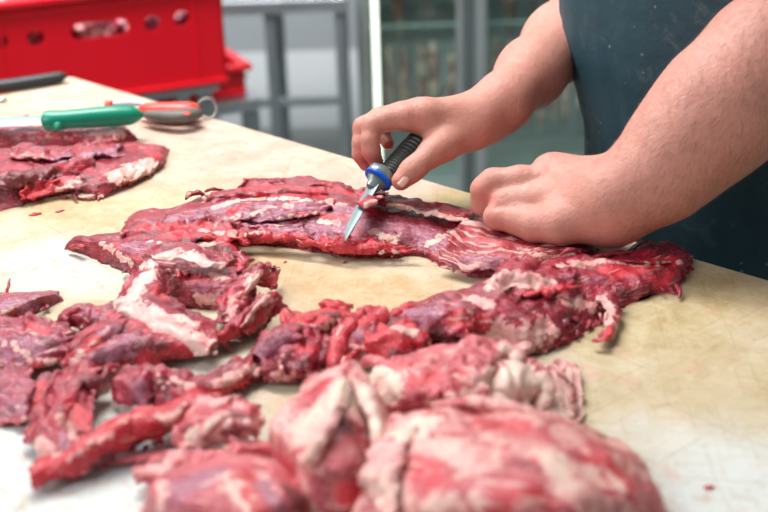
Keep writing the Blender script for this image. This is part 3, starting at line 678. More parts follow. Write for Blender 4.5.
class SDF:
    def __init__(s, lo, hi, h):
        s.org = np.array(lo, float); s.h = h; n = np.ceil((np.array(hi)-lo)/h).astype(int)+1; s.n = n; s.D = np.full(n, .05, np.float32)
    def _win(s, lo, hi):
        a = np.clip(np.floor((lo-s.org)/s.h).astype(int), 0, s.n); b = np.clip(np.ceil((hi-s.org)/s.h).astype(int)+1, 0, s.n)
        if (b <= a).any(): return None
        ax = [s.org[i]+s.h*np.arange(a[i], b[i]) for i in range(3)]
        X = np.stack(np.meshgrid(*ax, indexing='ij'), -1).astype(np.float32); return tuple(slice(a[i], b[i]) for i in range(3)), X
    def _put(s, sl, d, k):
        A = s.D[sl]; hh = np.clip(k-np.abs(A-d), 0, None)/k; s.D[sl] = np.minimum(A, d)-hh*hh*k*.25
    def cone(s, a, b, ra, rb, k=.003, flat=None):
        # flat = (unit direction, factor): squash the cross-section along a direction
        a = np.array(a); b = np.array(b); m_ = max(ra, rb)+k+.006; w_ = s._win(np.minimum(a, b)-m_, np.maximum(a, b)+m_)
        if w_ is None: return
        sl, X = w_; ab = b-a; t = np.clip(((X-a)@ab)/(ab@ab), 0, 1); r = ra+(rb-ra)*t
        v = X-(a+t[..., None]*ab)
        if flat is not None: fd, ff = flat; c_ = v@fd; v = v+fd*(c_*(1/ff-1))[..., None]
        s._put(sl, np.linalg.norm(v, axis=-1)-r, k)
    def ell(s, c, axes, rad, k=.005):
        c = np.array(c); m_ = max(rad)+k+.004; w_ = s._win(c-m_, c+m_)
        if w_ is None: return
        sl, X = w_; v = X-c; q = np.stack([v@axes[i]/rad[i] for i in range(3)], -1); l = np.linalg.norm(q, axis=-1)
        g = np.linalg.norm(q/np.array(rad), axis=-1)+1e-6; s._put(sl, l*(l-1)/g, k)
    def merge(s, o, k):                     # union with another field on the same grid
        A = s.D; hh = np.clip(k-np.abs(A-o.D), 0, None)/k; s.D = np.minimum(A, o.D)-hh*hh*k*.25
    def groove(s, pts, r, depth):           # shallow crease along a path
        A = crom(np.array(pts), 14)
        for i in range(13):
            w_ = s._win(np.minimum(A[i], A[i+1])-r*3, np.maximum(A[i], A[i+1])+r*3)
            if w_ is None: continue
            sl, X = w_; ab = A[i+1]-A[i]; t = np.clip(((X-A[i])@ab)/(ab@ab+1e-12), 0, 1); d = np.linalg.norm(X-(A[i]+t[..., None]*ab), axis=-1)
            s.D[sl] = np.maximum(s.D[sl], np.minimum(s.D[sl]+depth*np.exp(-(d/r)**2), s.D[sl]+depth*.6))
def chain(S, pts, rad, k): 
    for i in range(len(pts)-1): S.cone(pts[i], pts[i+1], rad[i], rad[i+1], k)
F3 = _f
# --- right arm and hand (holds the knife)
S1 = SDF(np.array([-.05, 1.14, TZ+.02]), np.array([.44, 1.80, TZ+.42]), .0016)
def copyS(S): n_ = SDF.__new__(SDF); n_.org = S.org; n_.h = S.h; n_.n = S.n; n_.D = np.full(S.n, .05, np.float32); return n_
W = J(482, 119, 1.380)
arm = [W, J(502, 103, 1.385), J(531, 73, 1.44), J(562, 42, 1.515), J(602, 2, 1.62), J(642, -40, 1.69)]
for i, (ra, rb) in enumerate([(.029, .0285), (.0285, .036), (.036, .0435), (.0435, .051), (.051, .055)]): S1.cone(arm[i], arm[i+1], ra, rb, .02)
imcp, mmcp, rmcp, pmcp = J(405, 117, 1.332), J(402, 114, 1.352), J(402, 113, 1.372), J(408, 114, 1.392)
S1.cone(J(478, 118, 1.365), J(424, 117, 1.340), .025, .0185, .016); S1.cone(J(480, 118, 1.385), J(420, 115, 1.365), .024, .0170, .014); S1.cone(J(480, 122, 1.39), J(424, 117, 1.388), .020, .0150, .012)
S1.cone(J(470, 132, 1.355), J(440, 145, 1.333), .021, .0165, .014)
S1.cone(J(424, 115, 1.340), imcp, .0170, .0145, .010); S1.cone(J(420, 113, 1.362), mmcp, .0155, .0135, .008); S1.cone(J(420, 114, 1.380), rmcp, .0145, .0125, .008); S1.cone(J(424, 115, 1.392), pmcp, .013, .0115, .008)
thumbS = copyS(S1); chain(thumbS, [J(444, 146, 1.331), J(432, 153, 1.322), J(417, 166, 1.309), J(411, 171, 1.306), J(401, 181, 1.304)], [.0165, .0142, .0118, .0118, .0098], .005); 
tn = J(403.5, 178, 1.304)
S1.merge(thumbS, .008)
def fing(S, pts, rad, kk=.004, ku=.0022, root=None):
    g = copyS(S); chain(g, pts, rad, kk); S.merge(g, ku); return g
fing(S1, [imcp, J(386, 120, 1.330), J(372, 125, 1.326), J(370, 140, 1.324), J(371, 151, 1.326), J(376, 162, 1.334)], [.0142, .0118, .0106, .0094, .0092, .0078])
fing(S1, [mmcp, J(380, 118, 1.348), J(363, 127, 1.345), J(361, 143, 1.343), J(361, 154, 1.345), J(366, 164, 1.352)], [.0135, .0112, .0104, .0092, .0090, .0078], ku=.0018)
fing(S1, [rmcp, J(386, 117, 1.370), J(372, 122, 1.372), J(370, 138, 1.376), J(374, 150, 1.370)], [.0125, .011, .010, .009, .0078], ku=.0018)
fing(S1, [pmcp, J(395, 118, 1.392), J(383, 122, 1.394), J(382, 134, 1.396), J(388, 144, 1.388)], [.0112, .0098, .009, .008, .007], ku=.0018)
# creases: thumb knuckle, index, back of the hand
for o_ in (0, 4, -4): S1.groove([J(411+o_*.6, 160-o_*.7, 1.296), J(417+o_*.6, 166-o_*.7, 1.293), J(422+o_*.4, 172-o_*.7, 1.300)], .0011, .0008)
S1.groove([J(413, 128, 1.31), J(418, 134, 1.31), J(420, 140, 1.315)], .002, .0016)
V1, Q1 = surface_nets(S1.D, S1.org, S1.h)
# --- left arm and fist pressing on the meat
S2 = SDF(np.array([.03, .98, TZ+.005]), np.array([.50, 1.46, TZ+.46]), .0018)
fa = [J(612, 203, 1.225), J(634, 190, 1.222), J(660, 172, 1.220), J(690, 140, 1.218), J(722, 108, 1.216), J(768, 62, 1.225), J(800, 30, 1.24)]
fr_ = [.034, .0365, .0455, .0535, .0605, .062, .060]
for i in range(len(fa)-1): S2.cone(fa[i], fa[i+1], fr_[i], fr_[i+1], .02)
S2.cone(J(612, 202, 1.225), J(566, 188, 1.262), .034, .0265, .020); S2.cone(J(612, 204, 1.235), J(562, 194, 1.285), .032, .024, .02); S2.cone(J(606, 212, 1.235), J(560, 218, 1.240), .029, .0225, .018)
S2.ell(J(551, 169, 1.275), (_r, _u, _f), (.019, .0145, .018), .010)
S2.cone(J(600, 180, 1.245), J(556, 172, 1.280), .021, .0165, .014); S2.cone(J(600, 190, 1.265), J(556, 182, 1.31), .024, .018, .014)
fist = [([J(552, 181, 1.268), J(520, 180, 1.270), J(493, 182, 1.276), J(484, 190, 1.278), J(483, 203, 1.284), J(499, 207, 1.292)], [.0165, .0140, .0132, .0128, .0112, .0095]),
        ([J(556, 180, 1.294), J(524, 179, 1.296), J(494, 183, 1.300), J(485, 196, 1.303), J(496, 206, 1.312)], [.015, .0128, .0122, .0112, .009]),
        ([J(560, 182, 1.318), J(528, 182, 1.32), J(500, 186, 1.324), J(492, 198, 1.327), J(504, 207, 1.33)], [.0135, .012, .0112, .010, .0085]),
        ([J(566, 186, 1.335), J(538, 187, 1.34), J(514, 190, 1.345), J(508, 199, 1.346), J(518, 206, 1.345)], [.012, .0105, .0098, .0088, .0078])]
for i, (p_, r_) in enumerate(fist): fing(S2, p_, r_, .006, .005 if i == 0 else .0022)
th = copyS(S2); chain(th, [J(592, 215, 1.228), J(560, 223, 1.232), J(534, 225, 1.243), J(519, 220, 1.252), J(499, 216.5, 1.262), J(495, 217, 1.264)], [.026, .0205, .0158, .0138, .0122, .0115], .008)
S2.merge(th, .0045)
S2.cone(J(548, 199, 1.254), J(502, 201, 1.266), .0195, .0125, .006)
S2.groove([J(490, 211, 1.247), J(498, 206, 1.25), J(510, 205.5, 1.245), J(522, 208, 1.236)], .0020, .0034)
for o_ in (0, 5): S2.groove([J(508+o_, 208, 1.236), J(509+o_, 213, 1.234), J(508+o_, 218, 1.236)], .0010, .0006)
S2.groove([J(514, 183, 1.25), J(522, 184, 1.248)], .001, .0007)
V2, Q2 = surface_nets(S2.D, S2.org, S2.h)
# --- torso, shoulders, neck, head, upper arms, legs on a coarse grid
TC = np.array([.402, 1.41, 0.0])
S3 = SDF(np.array([-.15, .85, .02]), np.array([1.05, 2.05, 1.95]), .012)
T = lambda e, n, z: TC+E_*e+N_*n+Z_*z
ax3 = (E_, N_, Z_)
for z, a, b_, hh_ in ((.90, .138, .108, .14), (1.14, .178, .135, .13), (1.28, .185, .12, .16), (1.42, .20, .105, .12)): S3.ell(T(0, 0, z), ax3, (a, b_, hh_), .06)
S3.cone(T(-.19, .02, 1.47), T(.19, .02, 1.47), .062, .062, .05); S3.cone(T(0, .02, 1.5), T(0, 0, 1.62), .06, .056, .03)
S3.ell(T(0, -.03, 1.73), ax3, (.078, .098, .118), .02); S3.ell(T(0, -.06, 1.665), ax3, (.052, .06, .05), .02); S3.cone(T(0, -.125, 1.735), T(0, -.14, 1.70), .009, .015, .012)
for sx_ in (-1, 1): S3.ell(T(.078*sx_, -.01, 1.725), ax3, (.012, .022, .034), .006); S3.cone(T(.070*sx_, .02, .90), T(.11*sx_, .04, .06), .070, .050, .03); S3.cone(T(.11*sx_, .05, .06), T(.12*sx_, -.09, .05), .042, .032, .02)
S3.cone(T(-.20, .02, 1.46), arm[5], .062, .052, .03); S3.cone(T(.20, .0, 1.46), J(806, 26, 1.242), .060, .054, .03)
V3, Q3 = surface_nets(S3.D, S3.org, S3.h)
def relax(V, Q, it):
    V = V.astype(float)
    for _ in range(it):
        A = np.zeros_like(V); c_ = np.zeros(len(V))
        for i in range(4):
            a, b_ = Q[:, i], Q[:, (i+1) % 4]
            for d_ in range(3): A[:, d_] += np.bincount(a, V[b_, d_], len(V))+np.bincount(b_, V[a, d_], len(V))
            c_ += np.bincount(a, minlength=len(V))+np.bincount(b_, minlength=len(V))
        V = V*.5+.5*A/np.maximum(c_, 1)[:, None]
    return V
V1, V2, V3 = relax(V1, Q1, 2), relax(V2, Q2, 2), relax(V3, Q3, 2)
V1 += 0; V1 = V1+_f*0
VV = np.concatenate([V1, V2, V3]); QQ = np.concatenate([Q1, Q2+len(V1), Q3+len(V1)+len(V2)])
t = NT('skin'); p = t.obj()
zz = t.n('ShaderNodeAttribute', attribute_name='zones'); sp = t.n('ShaderNodeSeparateColor'); t.L(zz.outputs['Color'], sp.inputs[0])
c = t.mix(t.noise(p, 22, 5, .6), (.52, .215, .165), (.65, .32, .25))
c = t.mix(t.math('MULTIPLY', t.step(t.noise(p, 160, 5, .7), .45, .7), .35), c, (.50, .17, .13))
c = t.mix(t.math('MULTIPLY', t.step(t.math('ADD', sp.outputs[0], t.math('MULTIPLY', t.math('SUBTRACT', t.noise(p, 60, 4), .5), .5)), .1, .9), .60), c, (.60, .13, .11))
c = t.mix(t.math('MULTIPLY', t.step(t.noise(p, 75, 3, .5), .70, .76), .4), c, (.36, .14, .09))
c = t.mix(t.math('MULTIPLY', sp.outputs[1], .6), c, (.72, .44, .28))
t.P(Base_Color=c, Roughness=.46, Specular_IOR_Level=.4)
t.b.inputs['Subsurface Weight'].default_value = .15; t.b.inputs['Subsurface Radius'].default_value = (.009, .003, .002); t.b.inputs['Subsurface Scale'].default_value = 1
x = t.n('ShaderNodeTexVoronoi'); x.inputs['Scale'].default_value = 700; t.L(p, x.inputs['Vector'])
nb = t.bump(x.outputs['Distance'], .25, .0005); nb = t.bump(t.noise(p, 120, 6, .7, 1.0), .55, .0022, nb); nb = t.bump(t.noise(t.map(p, (260, 60, 160), (0, .4, .8)), 1, 3, .6), .18, .001, nb); t.P(Normal=nb)
SKIN = t.m
C = np.zeros((len(VV), 4))
def redden(q, r, a, ch=0): 
    d = np.linalg.norm(VV-q, axis=1); C[:, ch] = np.maximum(C[:, ch], a*sstep(r, r*.2, d))
for q, r, a in ((J(402, 182, 1.30), .016, .8), (J(366, 160, 1.33), .030, .9), (J(368, 130, 1.33), .022, .55), (J(404, 108, 1.33), .03, .45), (J(487, 195, 1.265), .026, .6), (J(500, 217, 1.255), .026, .45), (J(552, 160, 1.26), .022, .35), (J(440, 150, 1.32), .03, .3), (J(540, 215, 1.24), .04, .3)): redden(q, r, a)
redden(J(419, 168, 1.30), .008, .9, 1)
person = empty('person', T(0, 0, 0), 'butcher in a dark teal apron, bare forearms reaching over the board', 'person')
body = mesh_obj('body', VV, QQ, SKIN, person, True, {'zones': C})
# fingernail on the right thumb
nail = simple('fingernail', (.74, .46, .38), .3, 0, .05, 200, .04, .3)
def nailp(c_, along, out, wd, ln, nm='fingernail'):
    along = along/np.linalg.norm(along); out = out-along*(out@along); out /= np.linalg.norm(out); sd = np.cross(along, out)
    nu, nv = 13, 11; Vt = []
    for i in range(nv):
        for j in range(nu):
            a = (j/(nu-1)*2-1); f = (i/(nv-1)*2-1); rr = math.sqrt(max(0, 1-.55*abs(f)**3)); Vt.append(c_+sd*(a*wd/2*rr)+along*(f*ln/2)+out*(.0011*(1-a*a*1.5)-.0006*f*f))
    Vt = np.array(Vt); Vb = Vt-out*.0018; I = np.arange(nu*nv).reshape(nv, nu); Fq = [np.stack([I[:-1, :-1], I[:-1, 1:], I[1:, 1:], I[1:, :-1]], -1).reshape(-1, 4)]; Fq.append(Fq[0][:, ::-1]+nu*nv)
    for a in (I[0, :], I[-1, ::-1], I[::-1, 0], I[:, -1]): Fq.append(np.stack([a[1:], a[:-1], a[:-1]+nu*nv, a[1:]+nu*nv], -1))
    return mesh_obj(nm, np.concatenate([Vt, Vb]), np.concatenate(Fq), nail, person)
nailp(J(402.5, 180.5, 1.2948), J(398, 187, 1.296)-J(408, 174, 1.296), -F3+_r*-.25, .0105, .0125)
# fine arm hair: a mesh of tapered blades rooted in the skin
def hair(V, Q, num, box, L=(.006, .013), flow=None, seed=3):
    rg2 = np.random.RandomState(seed); ce_ = V[Q].mean(1); n_ = np.cross(V[Q[:, 2]]-V[Q[:, 0]], V[Q[:, 3]]-V[Q[:, 1]]); n_ /= np.linalg.norm(n_, axis=1)[:, None]+1e-12
    ok = np.where(box(ce_, n_))[0]; 
    if len(ok) == 0: return np.zeros((0, 3)), np.zeros((0, 3), int)
    i = rg2.choice(ok, num); c_ = ce_[i]; nn_ = n_[i]; fl = flow-nn_*(nn_@flow)[:, None]; fl /= np.linalg.norm(fl, axis=1)[:, None]+1e-9
    sd = np.cross(fl, nn_); d_ = fl+sd*(.65*noise(c_*40)[:, None]+rg2.normal(size=(num, 1))*.22); l = rg2.uniform(*L, size=(num, 1))
    m1 = c_+d_*l*.5+nn_*l*.20; m2 = c_+d_*l+nn_*l*.22; w_ = sd*.00007
    Vh = np.stack([c_-w_, c_+w_, m1+w_*.8, m1-w_*.8, m2], 1).reshape(-1, 3); b_ = np.arange(num)[:, None]*5
    return Vh, np.concatenate([b_+np.array([[0, 1, 2]]), b_+np.array([[0, 2, 3]]), b_+np.array([[3, 2, 4]])])
ax1 = arm[3]-arm[0]; ax2 = fa[4]-fa[0]
u1 = ax1/np.linalg.norm(ax1); u2 = ax2/np.linalg.norm(ax2)
Ha, Fa_ = hair(V1, Q1, 3500, lambda c_, n_: ((c_-arm[0])@u1 > -.01) & (n_@F3 < .35), flow=-u1+Z_*-.5, seed=5)
Hb, Fb_ = hair(V2, Q2, 6500, lambda c_, n_: ((c_-fa[0])@u2 > -.01) & (n_@F3 < .35), flow=-u2*.8+Z_*-.7, seed=6)
ho = mesh_obj('arm_hair', np.concatenate([Ha, Hb]), np.concatenate([Fa_, Fb_+len(Ha)]), simple('brown_hair', (.22, .11, .07), .5), person)
ho['kind'] = 'stuff'; ho['label'] = 'fine brown hair on the forearms'
# clothes
CLOTH = NT('dark_teal_cloth'); p = CLOTH.obj()
cc = CLOTH.mix(CLOTH.noise(p, 9, 6, .65), (.007, .036, .052), (.022, .078, .105))
cc = CLOTH.mix(CLOTH.math('MULTIPLY', CLOTH.step(CLOTH.noise(p, 26, 7, .75, .8), .54, .72), .5), cc, (.10, .16, .18))
v = CLOTH.n('ShaderNodeTexVoronoi'); v.inputs['Scale'].default_value = 70; CLOTH.L(p, v.inputs['Vector'])
msk = CLOTH.math('MULTIPLY', CLOTH.step(v.outputs['Distance'], .16, .07), CLOTH.step(CLOTH.noise(p, 18, 3), .52, .62)); cc = CLOTH.mix(CLOTH.math('MULTIPLY', msk, .75), cc, (.30, .30, .27))
CLOTH.P(Base_Color=cc, Roughness=.62, Normal=CLOTH.bump(CLOTH.noise(p, 300, 4, .7), .3, .001, CLOTH.bump(CLOTH.noise(p, 14, 4), .5, .008)))
def shell(name, levels, a0, a1, th, mat, nu=90, nz=80, fold=.006, lab=None):
    L_ = crom(np.array(levels, float), nz); q = np.radians(np.linspace(a0, a1, nu)); U, Zz = np.meshgrid(q, L_[:, 0])
    a = L_[:, 1][:, None]; b_ = L_[:, 2][:, None]; on = L_[:, 3][:, None]
    dd = fbm(np.stack([np.cos(U)*2.6, np.sin(U)*2.6, Zz*1.6], -1)+3, 3)*fold
    def sf(off): return TC+E_*((a+dd+off)*np.sin(U))[..., None]+N_*(on-(b_+dd+off)*np.cos(U))[..., None]+Z_*Zz[..., None]
    T_, B_ = sf(th), sf(0); I = np.arange(nu*nz).reshape(nz, nu); f = np.stack([I[:-1, :-1], I[:-1, 1:], I[1:, 1:], I[1:, :-1]], -1).reshape(-1, 4); Fq = [f, f[:, ::-1]+nu*nz]
    for a_ in (I[0, :], I[-1, ::-1], I[::-1, 0], I[:, -1]): Fq.append(np.stack([a_[1:], a_[:-1], a_[:-1]+nu*nz, a_[1:]+nu*nz], -1))
    o = mesh_obj(name, np.concatenate([T_.reshape(-1, 3), B_.reshape(-1, 3)]), np.concatenate(Fq), mat, person); return o
shell('apron', [(.42, .19, .150, 0), (.70, .175, .148, 0), (.93, .160, .150, 0), (1.00, .172, .158, 0), (1.07, .200, .168, 0), (1.18, .206, .166, 0), (1.32, .203, .145, 0), (1.44, .13, .150, -.01)], -112, 112, .0022, CLOTH.m)
SHIRT = simple('dark_shirt_cloth', (.02, .035, .05), .7, 0, .2, 300, .1)
shell('shirt', [(.82, .162, .138, 0), (.90, .156, .14, 0), (1.0, .164, .146, 0), (1.07, .190, .148, 0), (1.2, .192, .146, 0), (1.32, .196, .130, 0), (1.42, .205, .115, .0), (1.50, .12, .09, .01)], 0, 360, .003, SHIRT)
TRO = simple('dark_trousers_cloth', (.02, .022, .028), .8)
b = MB()
for sx_ in (-1, 1): b.tube([T(.066*sx_, .0, .96), T(.075*sx_, .01, .80), T(.09*sx_, .03, .5), T(.11*sx_, .045, .09)], [.085, .092, .085, .072], 24)
b.build('trousers', TRO, person, True)
b = MB()
for sx_ in (-1, 1): b.tube([T(.11*sx_, .08, .055), T(.115*sx_, 0, .055), T(.12*sx_, -.12, .05), T(.12*sx_, -.16, .045)], [.035, .052, .048, .03], 20)
b.build('boots', simple('white_rubber_boot', (.5, .5, .48), .4), person, True)

# ------------------------------------------------------------------ meat on the board
def row(s):                                   # 'x,y,z x,y,z ...'
    return [tuple(float(a) for a in q.split(',')) for q in s.split()]
def net(*rows): return [row(r) for r in rows]

# main cut under the knife, with its folded left end
m = Piece(1)
m.mound(net('122,238,0 160,247,0 195,250,0 228,247,0 265,247,0 305,250,0 345,257,0 385,258,0 418,257,0 445,268,0 475,278,0 510,277,0 545,270,0 580,262,0',
            '124,231,6 160,234,11 195,236,13 228,233,13 265,233,13 305,236,13 345,242,13 385,243,13 418,246,10 445,259,7 475,269,7 510,269,7 545,262,8 582,256,8',
            '128,222,13 162,222,22 198,216,26 230,212,28 268,210,28 308,211,28 348,215,28 388,221,26 420,226,21 450,236,15 480,246,14 513,250,14 548,252,14 584,250,13',
            '132,215,12 164,213,23 201,204,26 235,197,27 270,195,27 310,195,27 347,200,28 387,207,26 422,214,20 456,221,16 487,230,14 519,237,14 552,243,14 587,247,12',
            '136,211,8 166,208,18 204,197,20 239,189,20 274,187,20 313,186,20 346,191,21 386,200,21 425,206,17 462,211,14 494,219,12 525,229,12 557,238,12 590,243,10'),
        far=10, ends=10, res=1.2, lump=3.6, fine=.7, fib=.7, ragged=3.2, rw=.009)
m.mound(net('70,250,0 95,260,0 120,270,0 150,279,0 180,286,0 215,283,0 240,272,0', '70,244,6 95,248,11 120,255,13 150,263,14 180,268,15 213,265,15 238,257,13',
            '72,242,10 97,240,18 123,241,20 152,245,24 182,249,24 212,247,24 236,247,17', '76,240,7 98,235,14 124,231,15 154,230,20 184,232,22 212,234,22 234,238,14'),
        far=6, ends=4, res=1.3, lump=3.0, fine=.8, fib=.7, ragged=3.5, rw=.009, lf=60)
m.sheet(net('236,190,15 268,189,15 300,189,15 335,192,15 362,199,10', '242,184,18 270,184,17 303,183,18 333,186,17 360,195,10', '248,183,9 272,182,8 305,181,8 330,184,8 352,190,6'), th=7, lump=2, ragged=4, res=1.4)
m.sheet(net('120,243,13 160,247,17 200,245,22 232,243,20 250,246,16', '122,236,17 160,235,22 200,232,26 230,232,27 246,236,22', '130,226,18 165,225,25 200,222,28 228,223,30 238,227,25'), th=8, lump=3.5, ragged=5, fold=4, ff=40, res=1.3)
m.sheet(net('215,246,7 260,247,7 300,249,8 340,256,8 380,257,8 415,256,7', '217,240,14 260,240,15 300,243,15 340,249,15 380,250,14 415,252,11', '219,236,18 260,234,19 300,237,19 340,243,19 380,244,18 414,248,14'), th=5, lump=3, ragged=5, fold=3, ff=45, res=1.3)
m.sheet(net('370,207,31 398,212,29 432,219,24 468,226,19', '372,202,35 400,206,34 435,212,29 472,219,22', '377,196,30 405,200,29 440,206,23 476,213,17'), th=4, lump=1.2, ragged=2.5, res=1.3)
m.sheet(net('358,211,42 366,211,46 376,209,46', '358,205,44 368,204,51 380,203,49', '360,197,36 370,197,42 384,198,38', '362,193,26 372,193,28 388,195,26'), th=3.5, lump=1, ragged=2.5, res=1.0)
m.sheet(net('165,231,17 205,228,21 245,224,23 290,221,24 330,218,24', '166,224,24 206,219,28 246,214,30 290,212,30 332,209,29', '170,218,20 208,213,25 248,208,27 292,206,27 334,204,26'), th=4, lump=2, ragged=4, res=1.15, fold=3, ff=50)
m.sheet(net('225,241,13 265,241,13 310,243,13 345,249,11 400,250,10', '226,233,19 266,233,19 310,235,19 345,244,15 400,243,15', '228,226,22 268,226,23 310,228,23 348,238,18 400,237,18'), th=5, lump=2.5, ragged=5, res=1.15, fold=4, ff=50)
m.sheet(net('205,207,21 240,202,22 280,199,22 325,199,22', '208,200,25 242,195,29 282,192,29 327,192,28', '212,197,22 245,191,24 284,189,24 330,190,23'), th=4, lump=1.5, ragged=4, res=1.15, fold=2.5, ff=50)
m.strand([(185, 200, 24), (190, 194, 30), (200, 193, 30), (206, 197, 25)], [2.5, 4, 4, 2]); m.strand([(68, 249, 5), (75, 246, 10), (84, 247, 13)], [2, 4, 4]); m.strand([(204, 192, 22), (212, 189, 26), (224, 190, 22)], [2, 3, 2])
m.tatters([(122, 240, 4), (180, 248, 4), (260, 247, 5), (340, 255, 5), (415, 255, 4)], 8, (3, 8), (.8, 2.0), (0, 1), 3)
m.tatters([(80, 252, 6), (130, 272, 6), (170, 280, 6)], 5, (3, 7), (.8, 1.8), (-.2, 1), 5); m.tatters([(240, 182, 12), (300, 181, 12), (350, 188, 9)], 8, (2, 5), (1, 2), (0, -1), 6)
m.tatters([(430, 258, 8), (500, 272, 6), (560, 262, 10)], 8, (2, 5), (.6, 1.3), (0, 1), 8)
MAIN = m.build('beef_cut', MEAT, base=(0, .05, .12, 0), label='long raw beef cut lying under the knife and the fist, silvery purple on top', paint=[
    ('m', 22, 1, (215, 207), (250, 200), (300, 202), (345, 210)), ('m', 16, 1, (255, 216), (300, 224), (345, 226)), ('m', 17, 1.1, (375, 222), (405, 226), (440, 238)), ('m', 12, .9, (150, 222), (180, 215), (205, 220)), ('m', 10, .9, (125, 242), (160, 246), (205, 248)), ('m', 14, .8, (455, 258), (480, 262), (505, 262)),
    ('b', 9, 1, (225, 243), (265, 240), (305, 243), (345, 250), (410, 250)), ('b', 9, 1, (240, 184), (300, 183), (345, 188), (362, 198)), ('b', 10, 1, (165, 231), (200, 232), (232, 236)), ('b', 11, 1, (285, 236), (330, 240)), ('b', 5, 1, (68, 247), (85, 247)), ('b', 7, 1, (350, 236), (400, 244)), ('b', 5, 1, (260, 193), (300, 191), (330, 194)), ('b', 7, 1, (140, 224), (190, 222), (240, 228)), ('b', 6, 1, (230, 206), (250, 200)), ('b', 6, .9, (300, 211), (345, 214)),
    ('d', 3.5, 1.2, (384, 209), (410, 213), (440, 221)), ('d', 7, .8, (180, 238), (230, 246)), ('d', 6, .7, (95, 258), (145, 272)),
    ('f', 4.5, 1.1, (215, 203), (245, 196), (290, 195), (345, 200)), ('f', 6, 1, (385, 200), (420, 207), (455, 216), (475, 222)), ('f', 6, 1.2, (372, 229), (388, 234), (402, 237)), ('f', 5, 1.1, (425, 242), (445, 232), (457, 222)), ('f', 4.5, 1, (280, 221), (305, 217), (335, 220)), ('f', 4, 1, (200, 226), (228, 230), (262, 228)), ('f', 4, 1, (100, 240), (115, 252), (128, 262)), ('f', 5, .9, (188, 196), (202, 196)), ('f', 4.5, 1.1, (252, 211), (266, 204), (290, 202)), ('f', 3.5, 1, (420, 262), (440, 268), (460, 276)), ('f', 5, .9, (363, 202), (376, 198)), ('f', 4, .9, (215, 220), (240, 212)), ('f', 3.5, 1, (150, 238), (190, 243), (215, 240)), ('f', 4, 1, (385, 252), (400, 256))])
# the marbled end beneath the fist is part of the same cut: a second look
mm = Piece(2)
mm.sheet(net('438,263,11 470,274,9 505,274,9 540,266,11 580,258,13', '445,250,18 475,260,18 510,262,18 545,257,18 584,253,17', '452,238,20 483,247,19 516,250,19 550,250,18 588,248,17', '462,222,21 494,230,19 524,238,18 556,243,17 592,245,15'), th=5, lump=1.2, ragged=2, res=1.15, fib=.9)
mo = mm.build('marbled_end', MARBLED, base=(0, .0, .15, 0), paint=[('m', 16, .75, (470, 258), (500, 262)), ('f', 3, .8, (500, 246), (540, 252), (575, 256)), ('f', 2, .8, (455, 247), (485, 250)), ('f', 2, .7, (500, 258), (530, 260), (560, 262)), ('f', 3, .8, (545, 262), (575, 258)), ('b', 5, .6, (450, 232), (500, 240))])
def adopt(o, root, lab=None):
    for k in ('label', 'category', 'group'):
        if k in o: del o[k]
    bpy.context.view_layer.update(); o.parent = root; o.matrix_parent_inverse = root.matrix_world.inverted()
    if lab: o['label'] = lab
adopt(mo, MAIN, 'finely marbled red end')

# ragged lump to the right
m = Piece(3)
m.mound(net('384,330,0 405,346,0 440,352,0 480,356,0 520,358,0 555,350,0 590,330,0 620,308,0 650,298,0 675,290,0 690,268,0',
            '384,322,9 407,334,13 442,340,16 482,342,16 520,344,14 552,334,14 588,312,12 620,296,10 650,288,10 673,280,9 689,264,7',
            '390,314,18 412,318,28 446,316,34 484,318,34 520,316,30 552,304,28 588,290,20 620,279,18 650,272,18 672,266,15 688,258,10',
            '396,309,18 420,304,32 456,296,40 492,294,40 526,288,34 556,276,32 590,270,24 622,264,21 650,258,20 670,253,16 686,252,9',
            '402,307,12 432,298,26 470,286,34 504,276,36 532,266,28 562,258,26 594,254,20 624,250,17 650,243,14 670,242,11 682,248,6'),
        far=12, ends=8, res=1.3, lump=4.5, fine=1.3, fib=.6, ragged=5, rw=.012, lf=55)
m.sheet(net('470,342,8 500,352,5 530,352,5 556,342,6 575,322,7', '466,330,17 498,334,17 528,334,16 553,322,15 574,308,13', '468,312,27 500,314,28 530,312,26 555,300,24 576,292,20'), th=6, lump=4, ragged=8, rw=.010, fold=5, ff=45, res=1.3)
m.sheet(net('488,290,38 515,296,34 545,300,30 570,300,24', '492,276,44 520,276,44 548,280,36 572,284,27', '500,268,38 522,263,38 550,268,32 574,272,24'), th=6, lump=4, ragged=7, fold=5, ff=50, res=1.3)
m.sheet(net('596,300,12 604,320,8 602,338,6 596,346,4', '602,292,17 612,306,13 614,326,9 606,344,6', '612,286,16 620,298,12 622,318,5 612,340,3'), th=5, lump=2, ragged=4, res=1.2)
m.sheet(net('420,336,16 445,342,17 470,344,16', '424,322,25 448,326,29 474,330,26', '432,310,32 456,312,36 480,316,34'), th=6, lump=3, ragged=6, fold=4, ff=50, res=1.3)
m.strand([(676, 284, 8), (680, 292, 6), (679, 299, 3)], [3, 2.5, 1.2]); m.strand([(560, 256, 26), (566, 251, 32), (574, 250, 30), (578, 254, 24)], [2, 3, 3, 2]); m.strand([(592, 257, 22), (610, 254, 22), (634, 252, 19)], [2, 3, 2])
m.strand([(604, 258, 22), (640, 262, 21), (668, 262, 16), (684, 260, 9)], [1.5, 2, 2, 1.2], flat=.5); m.strand([(540, 300, 30), (560, 296, 29), (580, 290, 24)], [2, 2.5, 2])
m.tatters([(390, 328, 8), (450, 345, 8), (520, 352, 6), (570, 335, 6), (620, 300, 8)], 34, (4, 12), (.9, 2.4), (0, 1), 9); m.tatters([(500, 272, 34), (540, 262, 28), (600, 254, 18)], 16, (3, 8), (.9, 2), (0, -1), 10); m.tatters([(660, 290, 6), (688, 270, 5)], 9, (3, 6), (.8, 1.8), (1, .6), 12)
